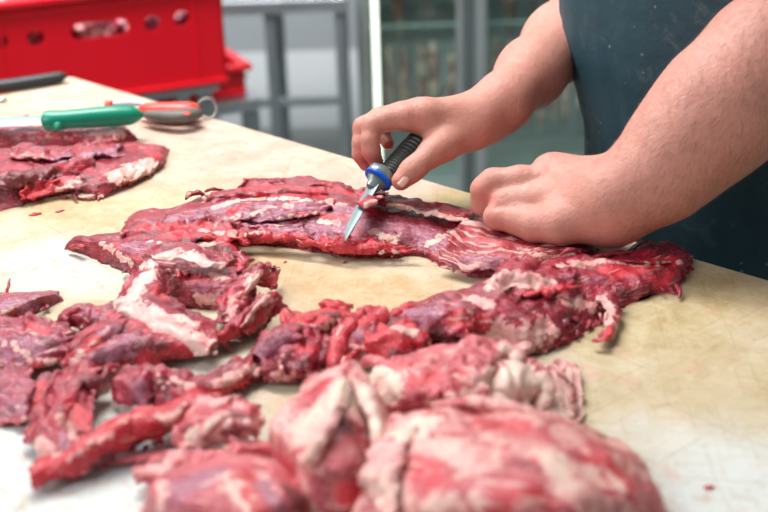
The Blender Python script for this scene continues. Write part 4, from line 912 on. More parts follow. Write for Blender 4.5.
m.tatters([(500, 296, 38), (540, 302, 30), (580, 296, 22)], 16, (4, 10), (1, 2.2), (0, 1), 14)
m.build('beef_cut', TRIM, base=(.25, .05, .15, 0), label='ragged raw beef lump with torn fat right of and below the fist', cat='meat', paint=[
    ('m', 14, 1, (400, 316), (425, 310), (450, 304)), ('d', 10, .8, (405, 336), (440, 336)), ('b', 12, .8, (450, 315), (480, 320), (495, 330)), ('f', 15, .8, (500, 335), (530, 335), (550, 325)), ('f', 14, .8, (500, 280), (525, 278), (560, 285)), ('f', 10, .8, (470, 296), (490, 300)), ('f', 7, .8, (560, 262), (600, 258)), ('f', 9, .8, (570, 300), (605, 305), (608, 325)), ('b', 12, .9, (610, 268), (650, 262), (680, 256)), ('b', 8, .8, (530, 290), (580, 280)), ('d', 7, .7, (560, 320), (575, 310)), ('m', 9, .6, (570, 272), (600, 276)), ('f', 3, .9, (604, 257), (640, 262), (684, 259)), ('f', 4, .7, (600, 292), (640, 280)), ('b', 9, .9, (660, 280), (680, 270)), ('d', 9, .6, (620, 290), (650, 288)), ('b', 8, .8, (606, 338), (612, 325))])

# two cuts at the rear left, the green knife rests on them
m = Piece(4)
m.mound(net('-70,212,0 -30,212,0 5,210,0 40,200,0 75,194,0 105,194,0 135,184,0 158,170,0', '-70,203,8 -30,203,8 5,201,8 40,190,9 75,185,9 105,185,8 133,177,7 158,165,5', '-70,180,28 -30,180,28 8,178,28 42,170,26 76,168,22 106,166,19 134,162,15 160,158,9', '-66,160,30 -26,160,30 10,160,30 44,158,26 78,156,22 107,154,19 136,151,15 162,152,9', '-60,148,22 -20,148,22 12,148,22 46,148,20 80,147,18 108,145,15 138,142,12 163,147,7'), far=12, res=1.6, lump=3, fine=.8, fib=.5, ragged=3, rw=.010)
m.sheet(net('20,203,5 60,196,5 100,194,5 132,184,5 160,168,4', '22,194,12 60,188,12 100,186,12 132,177,10 164,161,6', '26,188,18 62,180,18 100,178,16 132,168,13 162,154,9'), th=6, lump=2.5, ragged=4, fold=3, ff=40, res=1.5)
m.sheet(net('-20,196,16 20,190,16 55,182,16 90,172,15', '-20,186,26 20,180,27 56,172,25 92,164,22', '-16,176,29 22,172,30 58,165,27 94,158,22'), th=8, lump=3, ragged=5, fold=4, ff=40)
m.sheet(net('10,162,30 45,162,28 80,160,24 120,158,18', '12,154,33 47,154,30 82,152,26 122,150,20', '14,149,26 49,149,25 84,148,22 124,146,16'), th=6, lump=2.5, ragged=4, fold=3, ff=40)
m.tatters([(60, 196, 4), (100, 195, 4), (140, 180, 4)], 12, (3, 8), (1, 2), (.1, 1), 4); m.strand([(74, 190, 6), (80, 196, 4), (90, 197, 4), (98, 193, 6)], [2, 3, 3, 2])
m.build('beef_cut', MEAT, base=(.1, .1, .2, 0), label='shiny dark red beef cut at the left edge, fat on its right end', paint=[
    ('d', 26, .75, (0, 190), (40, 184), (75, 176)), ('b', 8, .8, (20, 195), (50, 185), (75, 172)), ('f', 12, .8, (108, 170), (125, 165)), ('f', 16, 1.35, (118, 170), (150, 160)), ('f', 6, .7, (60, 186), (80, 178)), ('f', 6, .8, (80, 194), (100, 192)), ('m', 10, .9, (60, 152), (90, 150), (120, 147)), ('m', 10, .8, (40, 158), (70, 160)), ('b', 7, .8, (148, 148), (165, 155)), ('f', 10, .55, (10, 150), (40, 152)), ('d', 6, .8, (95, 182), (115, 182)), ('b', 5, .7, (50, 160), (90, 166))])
m = Piece(5)
m.mound(net('-60,152,0 -20,152,0 15,150,0 45,150,0 80,148,0 112,148,0 136,140,0', '-60,142,16 -20,142,16 15,141,16 45,142,15 80,141,14 112,140,12 134,136,9', '-58,132,24 -20,132,24 16,131,24 46,132,22 80,131,20 110,129,19 130,131,14', '-54,125,22 -16,125,22 18,124,22 48,126,20 80,126,17 108,123,17 126,127,12'), far=14, res=1.6, lump=3, fine=.8, fib=.5, ragged=3)
m.mound(net('-60,128,0 -20,128,0 10,126,0 35,124,0', '-60,122,14 -20,122,14 10,120,14 33,119,10', '-58,117,18 -18,116,18 10,115,18 30,115,11'), far=8, res=2, lump=3, ragged=3)
m.build('beef_cut', TRIM, base=(.25, .2, .2, 0), label='pink and purple beef cut at the rear left under the green handled knife', paint=[('m', 14, .9, (10, 128), (40, 130)), ('f', 14, .75, (90, 130), (115, 128)), ('f', 8, .7, (50, 138), (80, 135)), ('d', 9, .6, (10, 142), (40, 143)), ('m', 6, .7, (80, 128), (92, 134)), ('f', 8, .6, (0, 117), (25, 117)), ('b', 6, .6, (40, 128), (70, 130))])

# small cut at the left edge
m = Piece(6)
m.mound(net('-30,328,0 0,326,0 20,320,0 38,312,0 52,306,0', '-30,316,12 0,315,12 20,310,12 38,304,11 52,299,8', '-28,302,16 2,301,16 22,299,15 39,296,13 53,294,9', '-24,294,12 4,292,12 24,292,11 40,291,9 51,292,6'), far=8, res=1.2, lump=2.5, fine=.8, ragged=3.5, fib=.5)
m.strand([(6, 293, 8), (9, 285, 14), (10, 278, 18)], [2.4, 1.6, .8]); m.tatters([(0, 322, 4), (30, 316, 4), (50, 304, 4)], 9, (3, 6), (1, 2), (.2, 1), 3)
m.build('beef_trimming', MEAT, base=(0, .5, .3, 0), label='small purplish beef scrap alone at the left edge of the board', paint=[('b', 8, .9, (15, 316), (35, 308)), ('m', 12, .9, (10, 300), (35, 300)), ('b', 4, .9, (7, 285), (9, 292)), ('f', 2.5, .7, (30, 290), (36, 296)), ('f', 3, .6, (0, 312), (20, 304))])

# curled white-faced fold in front of the main cut
m = Piece(7)
m.mound(net('165,300,0 185,307,0 210,310,0 232,306,0 246,294,0', '166,292,12 186,295,16 210,297,17 232,293,16 246,286,11', '170,278,20 190,278,24 212,279,24 234,277,22 246,276,14', '176,268,16 194,267,20 214,268,20 234,267,18 244,269,11'), far=8, res=1.1, lump=3, fine=.8, ragged=3.5, lf=60)
m.sheet(net('145,262,26 162,264,30 185,266,33 208,270,32 224,274,25', '142,258,28 160,256,36 185,255,39 208,261,37 230,268,27', '150,253,24 166,249,31 186,247,34 206,253,32 228,262,24'), th=3.5, lump=1.5, ragged=1.5, res=1.0, curl=2)
m.sheet(net('109,306,16 122,292,24 134,276,28 146,262,29', '118,309,20 135,294,32 146,280,36 155,264,35', '130,313,17 148,302,29 160,290,32 162,272,32', '146,309,10 162,303,20 168,290,22 163,276,26'), th=5, lump=2, ragged=3, res=1.1, fold=2)
m.sheet(net('118,318,14 135,334,14 160,346,12 185,354,9 208,361,7', '114,308,22 138,318,26 164,330,25 190,341,22 213,351,16', '122,300,25 146,303,31 170,313,30 196,327,25 218,338,18', '140,298,20 158,299,24 178,305,22 200,318,18 220,330,13'), th=6, lump=2, fine=.6, ragged=3.5, res=1.0)
m.sheet(net('230,262,16 236,268,18 232,276,20', '238,255,22 246,262,23 240,274,22', '246,258,14 252,268,13 248,278,10'), th=4, ragged=4, lump=2, res=1)
m.tatters([(155, 270, 32), (175, 272, 28), (205, 274, 26)], 12, (4, 9), (1.2, 2.6), (.2, 1), 7); m.tatters([(205, 340, 18), (216, 348, 14), (208, 360, 7)], 10, (2, 6), (1.6, 2.8), (.8, .5), 2)
m.tatters([(120, 322, 12), (160, 346, 10), (190, 357, 7)], 10, (2, 6), (.8, 1.6), (0, 1), 21)
m.build('beef_trimming', TRIM, base=(.1, .1, .2, 0), label='folded beef trimming with pinkish white skin curling in an open loop', paint=[
    ('f', 13, 1.7, (150, 258), (185, 254), (222, 266)), ('f', 12, 1.6, (118, 305), (130, 290), (148, 268)), ('f', 15, 1.8, (125, 312), (150, 325), (180, 336), (208, 350)), ('f', 9, 1.5, (150, 308), (190, 322)), ('b', 7, .8, (158, 285), (166, 295)), ('b', 8, .8, (175, 275), (200, 272)), ('f', 7, 1.7, (195, 300), (215, 302)), ('d', 8, .5, (175, 300), (235, 300)), ('b', 5, .9, (236, 262), (246, 268)), ('b', 4, .8, (200, 335), (212, 345)), ('b', 5, .7, (168, 318), (200, 326)), ('m', 8, .5, (185, 286), (225, 284))])
# upright pink curls at its right
m = Piece(8)
m.sheet(net('220,320,3 228,330,4 240,332,4 250,322,3', '218,306,14 226,312,16 240,314,16 254,306,12', '226,292,22 234,298,24 248,296,24 260,288,18', '238,280,26 244,284,30 258,280,30 268,274,22', '246,272,20 252,270,26 264,266,30 272,266,20'), th=4, lump=3, ragged=3.5, res=1.0, fold=5, ff=50)
m.sheet(net('255,288,14 266,290,13 279,284,8', '258,280,20 270,280,20 281,274,14', '262,270,20 272,272,20 280,270,14'), th=5, lump=3, ragged=5, res=1.1, fold=4, ff=60)
m.sheet(net('205,352,3 230,348,3 252,332,4 268,318,4', '204,344,10 228,338,13 250,322,14 266,308,14', '212,338,12 232,328,18 250,313,20 262,300,20', '220,332,8 236,322,12 250,309,14 260,298,14'), th=5, lump=3, ragged=4, res=1.1, fold=4, ff=50)
m.sheet(net('238,338,6 250,328,14 264,318,18 272,306,16', '244,326,20 256,310,28 268,300,30 276,296,24', '252,318,18 262,303,26 272,298,26 282,304,16', '262,330,4 272,322,8 282,316,8 290,312,5'), th=4, lump=2, ragged=3, res=1.0)
m.tatters([(262, 266, 26), (272, 268, 22), (280, 276, 14)], 9, (3, 8), (1, 2.2), (.6, -.8), 5); m.tatters([(215, 352, 4), (250, 338, 4), (275, 322, 4)], 8, (3, 6), (1, 1.8), (.3, 1), 6)
m.scroll([(228, 322, 8), (232, 304, 18), (244, 288, 24), (262, 272, 28)], [7, 8, 7, 5], -40, 190, 3)
m.scroll([(246, 336, 8), (258, 318, 18), (270, 302, 24), (282, 304, 20)], [5, 7, 6, 4], -20, 200, 3)
m.build('beef_trimming', TRIM, base=(.2, .1, .35, 0), label='pink and red curled beef strips right of the white folded trimming', paint=[
    ('f', 7, .9, (226, 318), (232, 300), (250, 284), (264, 270)), ('b', 8, .9, (268, 284), (278, 276)), ('b', 8, .9, (215, 345), (245, 335), (262, 318)), ('f', 7, .8, (248, 325), (262, 304), (274, 298)), ('b', 10, .9, (268, 318), (280, 312)), ('b', 4, .7, (240, 300), (246, 290))])

# the pile at the left
G = 'loose beef trimmings in the pile at the left'
m = Piece(9)
m.sheet(net('-30,372,2 0,372,2 25,376,3 50,372,4 72,362,5', '-30,350,14 0,350,15 26,356,15 50,354,16 75,346,14', '-28,334,18 2,332,19 28,332,20 52,334,18 70,332,14', '-24,322,10 4,320,11 26,318,13 44,322,14 58,328,12'), th=6, lump=3.5, ragged=4, res=1.2, fold=4, ff=35)
m.sheet(net('24,330,17 38,340,18 55,344,16', '26,322,24 42,332,23 60,338,18', '30,317,21 46,324,19 60,334,14'), th=4, ragged=3, lump=2, res=1.1)
m.build('beef_trimming', TRIM, base=(.0, .45, .35, 0), label='flat purple beef scrap at the left edge behind the trimming pile', paint=[('m', 20, .9, (10, 345), (40, 345)), ('b', 6, .9, (30, 320), (45, 330)), ('f', 4, .8, (5, 340), (30, 352)), ('f', 5, .8, (30, 360), (55, 358)), ('d', 6, .9, (45, 335), (55, 342)), ('b', 7, .8, (5, 368), (40, 372)), ('d', 5, .8, (0, 362), (20, 366))])
m = Piece(10)
m.strand([(60, 322, 8), (66, 314, 18), (80, 308, 22), (92, 312, 20), (98, 320, 12)], [4, 6, 6.5, 6, 4], n=14, flat=.6); m.strand([(62, 320, 10), (64, 328, 12), (74, 334, 10)], [3, 4, 3], n=12)
m.sheet(net('56,326,3 74,332,3 96,334,3 112,332,3', '60,318,10 76,322,8 94,322,12 110,318,12', '66,312,14 80,310,18 96,309,20 108,310,16'), th=4, ragged=4, lump=3, res=1.1, fold=3)
m.sheet(net('92,332,6 108,336,6 122,332,6 134,326,5', '94,318,18 108,318,20 122,316,20 136,316,14', '98,308,16 110,306,18 122,306,17 132,308,12'), th=5, ragged=4, lump=3, res=1.1, fold=3)
m.scroll([(60, 326, 8), (72, 318, 12), (86, 318, 13), (98, 324, 10)], [8, 9, 9, 6], -70, 210, 3)
m.build('beef_trimming', TRIM, base=(.05, .2, .3, 0), label='small curled loop of dark beef behind the pile, left of the white fold', paint=[('d', 5, .8, (72, 325), (90, 326)), ('m', 5, .7, (85, 309), (100, 314)), ('b', 7, .9, (105, 322), (125, 318)), ('f', 2.5, .9, (78, 326)), ('b', 4, .7, (62, 318), (75, 310))])
m = Piece(11)
m.sheet(net('70,384,4 95,378,5 120,370,6 150,372,6 170,362,5 200,356,5', '72,366,20 95,360,22 122,352,24 148,352,22 172,350,16 202,350,10', '80,352,24 100,344,27 124,336,28 146,338,24 170,340,17 196,342,10', '92,342,16 108,332,20 128,326,20 146,328,16 166,332,10 188,336,5'), th=7, lump=3.5, ragged=3.5, res=1.15, fold=5, ff=35)
m.sheet(net('64,372,6 84,354,12 104,342,14 124,332,12', '66,360,18 82,344,24 102,332,26 120,322,22', '72,350,16 86,334,20 104,324,20 118,318,16'), th=5, lump=3, ragged=4, res=1.15, fold=4)
m.scroll([(66, 372, 10), (84, 356, 20), (104, 342, 26), (122, 326, 24)], [7, 9, 9, 6], 20, 200, 3)
m.build('beef_trimming', TRIM, base=(0, .3, .45, 0), label='broad purple and red beef flap on top of the trimming pile', paint=[('m', 14, 1, (95, 360), (120, 345), (138, 335)), ('m', 8, .8, (105, 332), (122, 325)), ('b', 9, .9, (75, 352), (95, 338)), ('b', 8, .9, (150, 358), (195, 352)), ('f', 4, .8, (70, 365), (82, 350)), ('f', 3, .6, (90, 372), (120, 366)), ('d', 8, .7, (140, 340), (165, 342)), ('b', 6, .8, (80, 376), (130, 368))])
m = Piece(12)
m.sheet(net('-20,420,2 0,424,2 15,428,2 32,424,2', '-20,404,9 0,404,10 16,408,10 34,404,8', '-18,388,11 2,388,12 18,388,12 34,386,8', '-10,378,5 6,376,6 20,374,6 34,374,4'), th=4, ragged=5, lump=2.5, res=1.2, fold=3)
m.strand([(48, 372, 14), (42, 385, 14), (38, 400, 8), (34, 412, 4)], [5, 6, 6, 3], n=12, flat=.5)
m.build('beef_trimming', TRIM, base=(.15, .5, .15, 0), label='thin lilac beef scrap touching the lower left edge', paint=[('b', 6, 1, (45, 380), (38, 405)), ('m', 14, .8, (10, 400)), ('b', 3, .8, (10, 424), (28, 424)), ('f', 3, .5, (15, 392), (28, 390))])
m = Piece(13)
m.sheet(net('30,440,3 40,462,4 62,470,6 88,462,7', '36,425,12 48,446,15 68,452,17 92,446,16', '44,405,16 58,418,17 74,424,16 94,426,14', '52,388,17 66,396,18 82,398,17 98,400,13', '62,376,14 76,376,16 92,376,16 104,382,12'), th=4, lump=3, ragged=3.5, res=1.2, fold=4, ff=45, curl=3)
m.sheet(net('74,396,8 90,400,8 108,392,6', '76,384,20 92,384,22 112,378,18', '82,374,22 98,370,24 118,366,20'), th=6, ragged=5, lump=4, res=1.2, fold=4)
m.scroll([(92, 372, 18), (76, 396, 16), (62, 420, 14), (60, 444, 10)], [8, 9, 10, 8], -60, 170, 3)
m.scroll([(40, 442, 8), (56, 456, 9), (80, 456, 8)], [7, 8, 6], 0, 220, 3)
m.build('beef_trimming', TRIM, base=(.3, .15, .35, 0), label='pink looped beef scrap hanging forward over the long red strip', paint=[('f', 9, .8, (36, 440), (50, 458), (72, 462)), ('m', 6, .8, (60, 430), (66, 440)), ('b', 10, .8, (75, 400), (85, 420)), ('d', 8, .7, (90, 382), (108, 378)), ('f', 6, .6, (85, 448), (60, 410))])
m = Piece(14)
m.sheet(net('112,400,4 130,410,4 150,410,4 158,398,4', '112,382,18 130,388,20 150,388,20 160,380,16', '124,366,26 138,368,28 152,370,26 162,368,18'), th=6, lump=3, ragged=3, res=1.2, fold=3)
m.sheet(net('150,404,3 165,410,3 185,410,4 210,402,5 240,392,4 262,378,4', '150,388,14 166,396,14 186,399,14 212,392,15 240,382,13 264,366,10', '156,374,20 170,384,18 190,390,17 214,382,17 240,370,14 262,354,10', '162,368,12 176,376,12 196,382,10 216,374,9 240,360,7 258,348,5'), th=6, lump=3.5, ragged=4.5, res=1.15, fold=5, ff=45)
m.strand([(163, 372, 20), (170, 376, 24), (182, 384, 22), (196, 390, 16)], [2.5, 4, 4, 2.5], n=12)
m.tatters([(235, 390, 5), (262, 372, 5), (268, 358, 5)], 14, (3, 9), (1.4, 2.8), (.5, .6), 2)
m.scroll([(152, 400, 8), (158, 384, 18), (168, 374, 22)], [7, 9, 6], -90, 150, 3)
m.scroll([(176, 400, 8), (205, 392, 11), (235, 382, 10), (258, 364, 8)], [6, 7, 7, 5], 0, 210, 3)
m.build('beef_trimming', TRIM, base=(.15, .2, .25, 0), label='purplish brown scrap with a ragged tail trailing right from the pile', paint=[('m', 10, .8, (135, 385), (150, 395)), ('d', 9, 1, (158, 382), (165, 392)), ('d', 8, .5, (180, 392), (200, 388)), ('f', 3, .8, (158, 372), (160, 385)), ('f', 9, .7, (225, 382), (255, 365)), ('b', 8, .9, (200, 400), (225, 398), (250, 385)), ('f', 5, .7, (170, 380), (190, 384))])
m = Piece(15)
m.sheet(net('38,492,2 65,482,3 95,470,4 130,456,5 165,442,6 200,426,6 222,412,6', '34,486,8 62,468,16 94,452,20 128,438,22 163,426,22 198,412,20 222,402,16', '34,474,9 66,456,18 98,438,24 130,424,27 164,413,26 196,402,22 218,396,16', '42,468,3 72,450,10 102,432,14 134,418,16 166,408,16 196,398,12 214,394,8'), th=9, lump=3, ragged=3.5, res=1.15, fold=4, ff=35)
m.tatters([(60, 480, 4), (120, 458, 5), (200, 424, 6)], 14, (3, 8), (1.4, 2.6), (.1, 1), 2); m.tatters([(36, 488, 4), (36, 474, 5)], 7, (3, 8), (1.2, 2.2), (-1, .1), 3)
m.build('beef_trimming', TRIM, base=(0, 0, .75, 0), label='long bright red beef strip pointing to the lower left corner', paint=[('b', 20, 1, (50, 475), (100, 455), (150, 435)), ('f', 7, .7, (165, 415), (200, 405), (215, 400)), ('f', 4, .6, (70, 455), (110, 432)), ('d', 9, .8, (100, 468), (140, 452)), ('d', 8, .7, (170, 440), (205, 425)), ('b', 6, .9, (190, 415), (215, 408))])
m = Piece(16)
m.sheet(net('168,452,3 190,458,4 215,452,5 240,446,5 262,440,4', '172,438,14 190,436,20 214,432,18 240,432,16 264,426,14', '178,426,16 192,420,26 214,416,30 238,414,28 258,414,20', '190,414,14 204,408,20 222,405,24 240,407,22 254,414,16'), th=4, lump=2.5, ragged=3, res=1.15, fold=3, curl=4)
m.strand([(206, 446, 10), (206, 430, 26), (222, 416, 34), (242, 414, 32), (254, 424, 24), (256, 440, 12)], [3, 5, 5.5, 5, 4.5, 3], n=14, flat=.7)
m.strand([(178, 448, 6), (180, 432, 18), (192, 424, 24), (206, 428, 22)], [4, 6, 6, 4], n=14); m.strand([(100, 462, 5), (140, 458, 7), (180, 452, 8)], [3, 5, 4], n=12, flat=.5)
m.sheet(net('135,490,4 170,486,10 210,474,16 255,462,16 290,462,10', '132,478,12 170,468,20 210,460,24 250,452,24 284,452,16', '150,462,10 176,458,15 210,452,18 248,446,18 276,446,12'), th=6, lump=3, ragged=5, res=1.2, fold=4)
m.scroll([(196, 440, 12), (212, 430, 20), (232, 426, 22), (252, 432, 18)], [9, 13, 14, 9], -50, 215, 3)
m.build('beef_trimming', FATTY, base=(.4, .15, .0, 0), label='pale greyish pink curl of trimming with an open hollow, front left', paint=[('d', 9, .9, (228, 430), (246, 436)), ('f', 5, 1.6, (210, 425), (230, 414), (250, 418)), ('f', 8, 1.4, (190, 432)), ('m', 7, .7, (235, 412), (250, 420)), ('b', 5, .6, (225, 438), (235, 440)), ('f', 8, .6, (160, 470), (240, 456)), ('d', 6, .6, (130, 462), (160, 458))])

# the row of trimmings in the middle
m = Piece(17)
m.sheet(net('262,386,3 280,384,3 300,384,4 318,376,4 330,364,4', '262,370,12 280,370,13 300,370,14 318,364,13 330,352,11', '258,354,18 276,352,20 298,352,19 316,348,17 328,340,13', '262,342,18 280,336,22 300,334,22 316,334,18 326,330,12'), th=5, lump=4, ragged=4, res=1.1, fold=6, ff=55)
m.sheet(net('250,362,14 264,352,20 282,342,24 298,338,22', '256,352,20 268,342,27 284,333,30 300,332,26', '264,344,16 276,334,22 290,328,24 302,330,20'), th=4, lump=2, ragged=3, res=1.1)
m.strand([(280, 372, 14), (281, 358, 24), (288, 350, 28), (296, 352, 26)], [2, 2.5, 2.5, 2], n=10); m.tatters([(270, 366, 18), (300, 366, 18), (318, 352, 18)], 14, (4, 9), (1.2, 2.4), (0, 1), 4)
m.scroll([(258, 362, 14), (270, 348, 22), (288, 340, 24), (302, 346, 20)], [8, 10, 9, 6], -60, 190, 3)
m.scroll([(302, 376, 8), (306, 362, 16), (316, 352, 18)], [6, 7, 6], -60, 200, 3)
m.scroll([(272, 382, 6), (282, 372, 12), (290, 362, 16)], [4, 5, 4], -60, 200, 2.5)
m.build('beef_trimming', TRIM, base=(.2, .1, .25, 0), label='crumpled scrap with a lilac fold at the left of the middle row', paint=[('m', 9, 1, (258, 352), (275, 342), (292, 335)), ('f', 3, 1, (281, 365), (284, 353)), ('d', 7, .7, (290, 365), (305, 358)), ('b', 6, .7, (300, 345), (320, 345)), ('f', 7, .5, (268, 375), (290, 378))])
m = Piece(18)
m.sheet(net('283,338,6 305,342,7 325,340,8 345,332,7 358,328,6', '282,326,18 305,328,22 326,328,22 346,322,20 356,320,16', '284,316,18 305,318,22 326,318,23 342,314,20 350,316,14', '290,312,10 308,314,12 326,312,14 338,310,10 346,314,6'), th=5, lump=3, ragged=3, res=1.1, fold=4, ff=40)
m.sheet(net('322,312,10 330,316,12 342,316,12', '325,306,18 334,308,20 346,312,15', '330,303,12 338,305,12 348,310,8'), th=4, ragged=4, lump=3, res=1)
m.scroll([(292, 334, 12), (310, 326, 18), (332, 322, 18), (350, 320, 14)], [6, 8, 8, 5], 10, 200, 3)
m.build('beef_trimming', MEAT, base=(.0, .15, .75, 0), label='crimson flap with a small bump, far left of the middle row', paint=[('b', 14, 1, (290, 325), (340, 320)), ('f', 3, .7, (295, 320), (330, 330)), ('d', 5, .8, (326, 310), (340, 312)), ('f', 4, .6, (330, 322), (350, 318))])
m = Piece(19)
m.sheet(net('322,372,4 330,352,12 338,336,18 352,322,20', '334,380,5 342,358,14 350,340,20 366,322,24', '348,374,5 356,358,12 366,344,18 380,326,22', '356,362,4 368,350,8 380,338,12 388,322,14'), th=4, lump=2.5, ragged=3, res=1.1, fold=5, ff=45, curl=4)
m.sheet(net('352,344,8 366,346,8 382,340,8 396,336,7', '352,326,20 366,322,22 380,320,22 394,322,16', '358,316,20 370,310,24 380,308,24 388,312,16'), th=4, lump=2, ragged=3, res=1.1, fold=3)
m.tatters([(372, 310, 22), (382, 307, 24)], 6, (2, 6), (1.2, 2.2), (.4, -1), 5)
m.scroll([(330, 372, 8), (336, 354, 16), (344, 336, 22), (362, 318, 22)], [7, 8, 8, 6], -40, 180, 3)
m.scroll([(366, 342, 12), (378, 326, 20), (384, 312, 22)], [7, 8, 5], -80, 170, 3)
m.build('beef_trimming', TRIM, base=(.1, .2, .6, 0), label='rose red wedge shaped flap in the centre of the middle row', paint=[('b', 8, 1, (335, 350), (345, 330), (375, 312)), ('m', 8, .6, (358, 332), (375, 326)), ('f', 5, .7, (352, 342), (368, 345)), ('b', 6, .9, (376, 312), (385, 316))])
m = Piece(20)
m.strand([(378, 340, 6), (384, 326, 14), (396, 314, 22), (412, 308, 24), (426, 312, 16)], [4, 5.5, 6, 6, 3.5], n=16, flat=.8)
m.sheet(net('362,360,8 385,362,9 408,364,9 430,358,7', '362,344,20 384,344,22 408,346,22 432,344,16', '368,332,18 388,330,24 410,332,25 428,334,16', '376,328,8 392,324,14 412,326,14 424,330,8'), th=6, lump=4, ragged=4, res=1.1, fold=5, ff=50)
m.sheet(net('398,334,14 408,336,16 420,334,14', '396,324,18 406,320,24 420,322,20', '402,318,14 410,314,18 420,318,14'), th=4, ragged=3, lump=2, res=1)
m.scroll([(368, 352, 14), (384, 342, 20), (404, 338, 22), (426, 346, 16)], [8, 9, 9, 7], -50, 190, 3)
m.scroll([(396, 336, 14), (404, 326, 20), (416, 320, 20)], [7, 8, 6], -90, 180, 3)
m.build('beef_trimming', MEAT, base=(.0, .0, .7, 0), label='dark red arched strip against the pointed end of the ragged lump', paint=[('d', 6, .7, (390, 318), (412, 309)), ('f', 7, .9, (402, 325), (412, 328)), ('b', 9, 1, (375, 345), (400, 342)), ('d', 7, .8, (395, 358), (425, 356)), ('b', 6, .9, (420, 340))])

# fatty cut with a rolled cream edge
m = Piece(21)
m.sheet(net('364,412,4 395,428,5 430,420,6 465,424,8 500,428,8 535,426,6', '362,396,18 394,406,24 430,398,28 465,402,30 500,410,30 530,412,20', '372,378,24 396,384,32 432,378,38 466,378,42 500,384,38 532,392,24', '386,366,20 404,368,28 436,360,36 468,354,42 500,356,38 530,372,24', '400,360,10 420,356,18 446,348,26 472,342,32 500,346,28 524,362,16'), th=8, lump=2.2, ragged=4, res=1.15, fold=3, ff=35)
m.scroll([(452, 404, 30), (456, 384, 38), (462, 364, 42), (470, 346, 40)], [9, 9, 8, 6], -60, 170, 4)
m.scroll([(478, 404, 30), (482, 384, 40), (486, 364, 44), (484, 348, 40)], [8, 8, 8, 5], -60, 170, 4)
m.scroll([(430, 404, 26), (440, 386, 34), (450, 368, 38)], [6, 7, 5], -30, 170, 3.5)
m.sheet(net('455,404,28 470,410,28 490,410,30', '452,380,44 470,386,46 492,390,44', '456,356,48 474,354,52 494,364,48', '466,340,38 482,338,42 496,350,38'), th=6, lump=3, ragged=4, res=1.2, fold=5, ff=60)
m.strand([(496, 356, 46), (504, 348, 52), (514, 352, 50), (520, 366, 44)], [5, 6.5, 6.5, 5], n=14); m.strand([(516, 360, 44), (534, 368, 40), (546, 384, 32), (542, 402, 22), (528, 412, 16), (518, 404, 16)], [5, 7, 7.5, 6.5, 5, 3.5], n=16)
m.sheet(net('488,408,20 510,414,20 532,408,14', '488,388,38 512,388,40 540,392,26', '492,366,42 514,364,44 538,376,32'), th=7, lump=3.5, ragged=3, res=1.15)
m.strand([(360, 366, 14), (372, 360, 24), (388, 366, 26), (400, 360, 22)], [5, 7, 6, 4], n=14); m.strand([(366, 392, 18), (378, 378, 28), (392, 376, 30), (404, 382, 28)], [7, 9, 8, 5], n=14)
m.tatters([(470, 344, 38), (500, 350, 40)], 8, (3, 8), (1.5, 3), (-.2, -1), 5)
m.build('beef_cut', FATTY, base=(.3, .0, .3, 0), label='fatty beef cut with a rolled cream edge, in front of the ragged lump', paint=[
    ('b', 16, .7, (405, 390), (430, 380)), ('m', 12, .4, (400, 395), (425, 392)), ('f', 16, 1.8, (500, 380), (520, 375), (540, 392)), ('f', 11, 1.8, (370, 370), (390, 376), (385, 390)), ('f', 8, 1.6, (505, 350), (530, 370)), ('d', 5, .8, (440, 412), (480, 410)), ('b', 10, .6, (455, 370), (470, 360)), ('f', 6, .8, (430, 405), (470, 395)), ('f', 6, .7, (485, 400), (530, 410)), ('f', 6, .5, (475, 355), (480, 385)), ('b', 5, .7, (400, 362), (420, 358))])
m = Piece(22)
m.sheet(net('520,440,3 545,446,3 570,440,3', '520,420,12 548,420,13 576,414,7', '530,396,18 552,394,18 576,392,8', '540,376,16 554,372,15 570,374,6'), th=4, lump=2, ragged=2.5, res=1.2)
m.sheet(net('568,436,2 576,430,2 583,424,2', '570,404,6 577,400,4 584,398,2', '560,380,9 570,375,7 580,376,3', '545,370,9 558,364,6 572,368,2'), th=2.5, lump=1, ragged=1.5, res=1.1)
m.build('beef_trimming', FATTY, base=(.7, 0, 0, 0), label='pale pink skin flap with a brown rim, right of the rolled fat', paint=[('f', 20, 1.3, (550, 390), (555, 420)), ('d', 4.5, .9, (566, 373), (576, 385), (579, 405), (577, 425))])

# big pieces in the foreground
m = Piece(23)
m.mound(net('262,470,0 275,495,0 300,525,0 330,540,0 360,535,0 385,510,0 396,480,0', '262,450,22 278,472,26 304,496,30 332,510,30 360,504,30 384,482,26 394,462,20', '272,428,34 290,440,46 312,452,52 336,460,54 360,456,50 380,444,38 390,436,26', '290,402,36 304,408,52 320,412,60 340,414,62 360,412,54 376,410,40 386,412,26', '312,380,30 322,374,46 334,368,54 346,368,54 358,378,46 370,390,34 380,400,22'), far=20, ends=6, res=1.3, lump=4, fine=.9, fib=.4, ragged=2, lf=35)
m.sheet(net('292,462,46 305,440,54 318,418,60 328,398,62 336,376,60', '300,468,50 314,446,62 327,424,69 337,402,71 344,378,66', '312,470,48 325,452,58 337,432,64 346,410,66 352,388,60'), th=6, lump=2, ragged=2, res=1.3)
m.sheet(net('340,372,54 352,388,58 362,410,58 370,436,54 372,464,44', '346,366,56 362,384,60 374,408,60 382,436,54 384,466,42', '354,368,46 370,388,48 382,410,46 390,438,40 392,464,30'), th=8, lump=2.5, ragged=2, res=1.3)
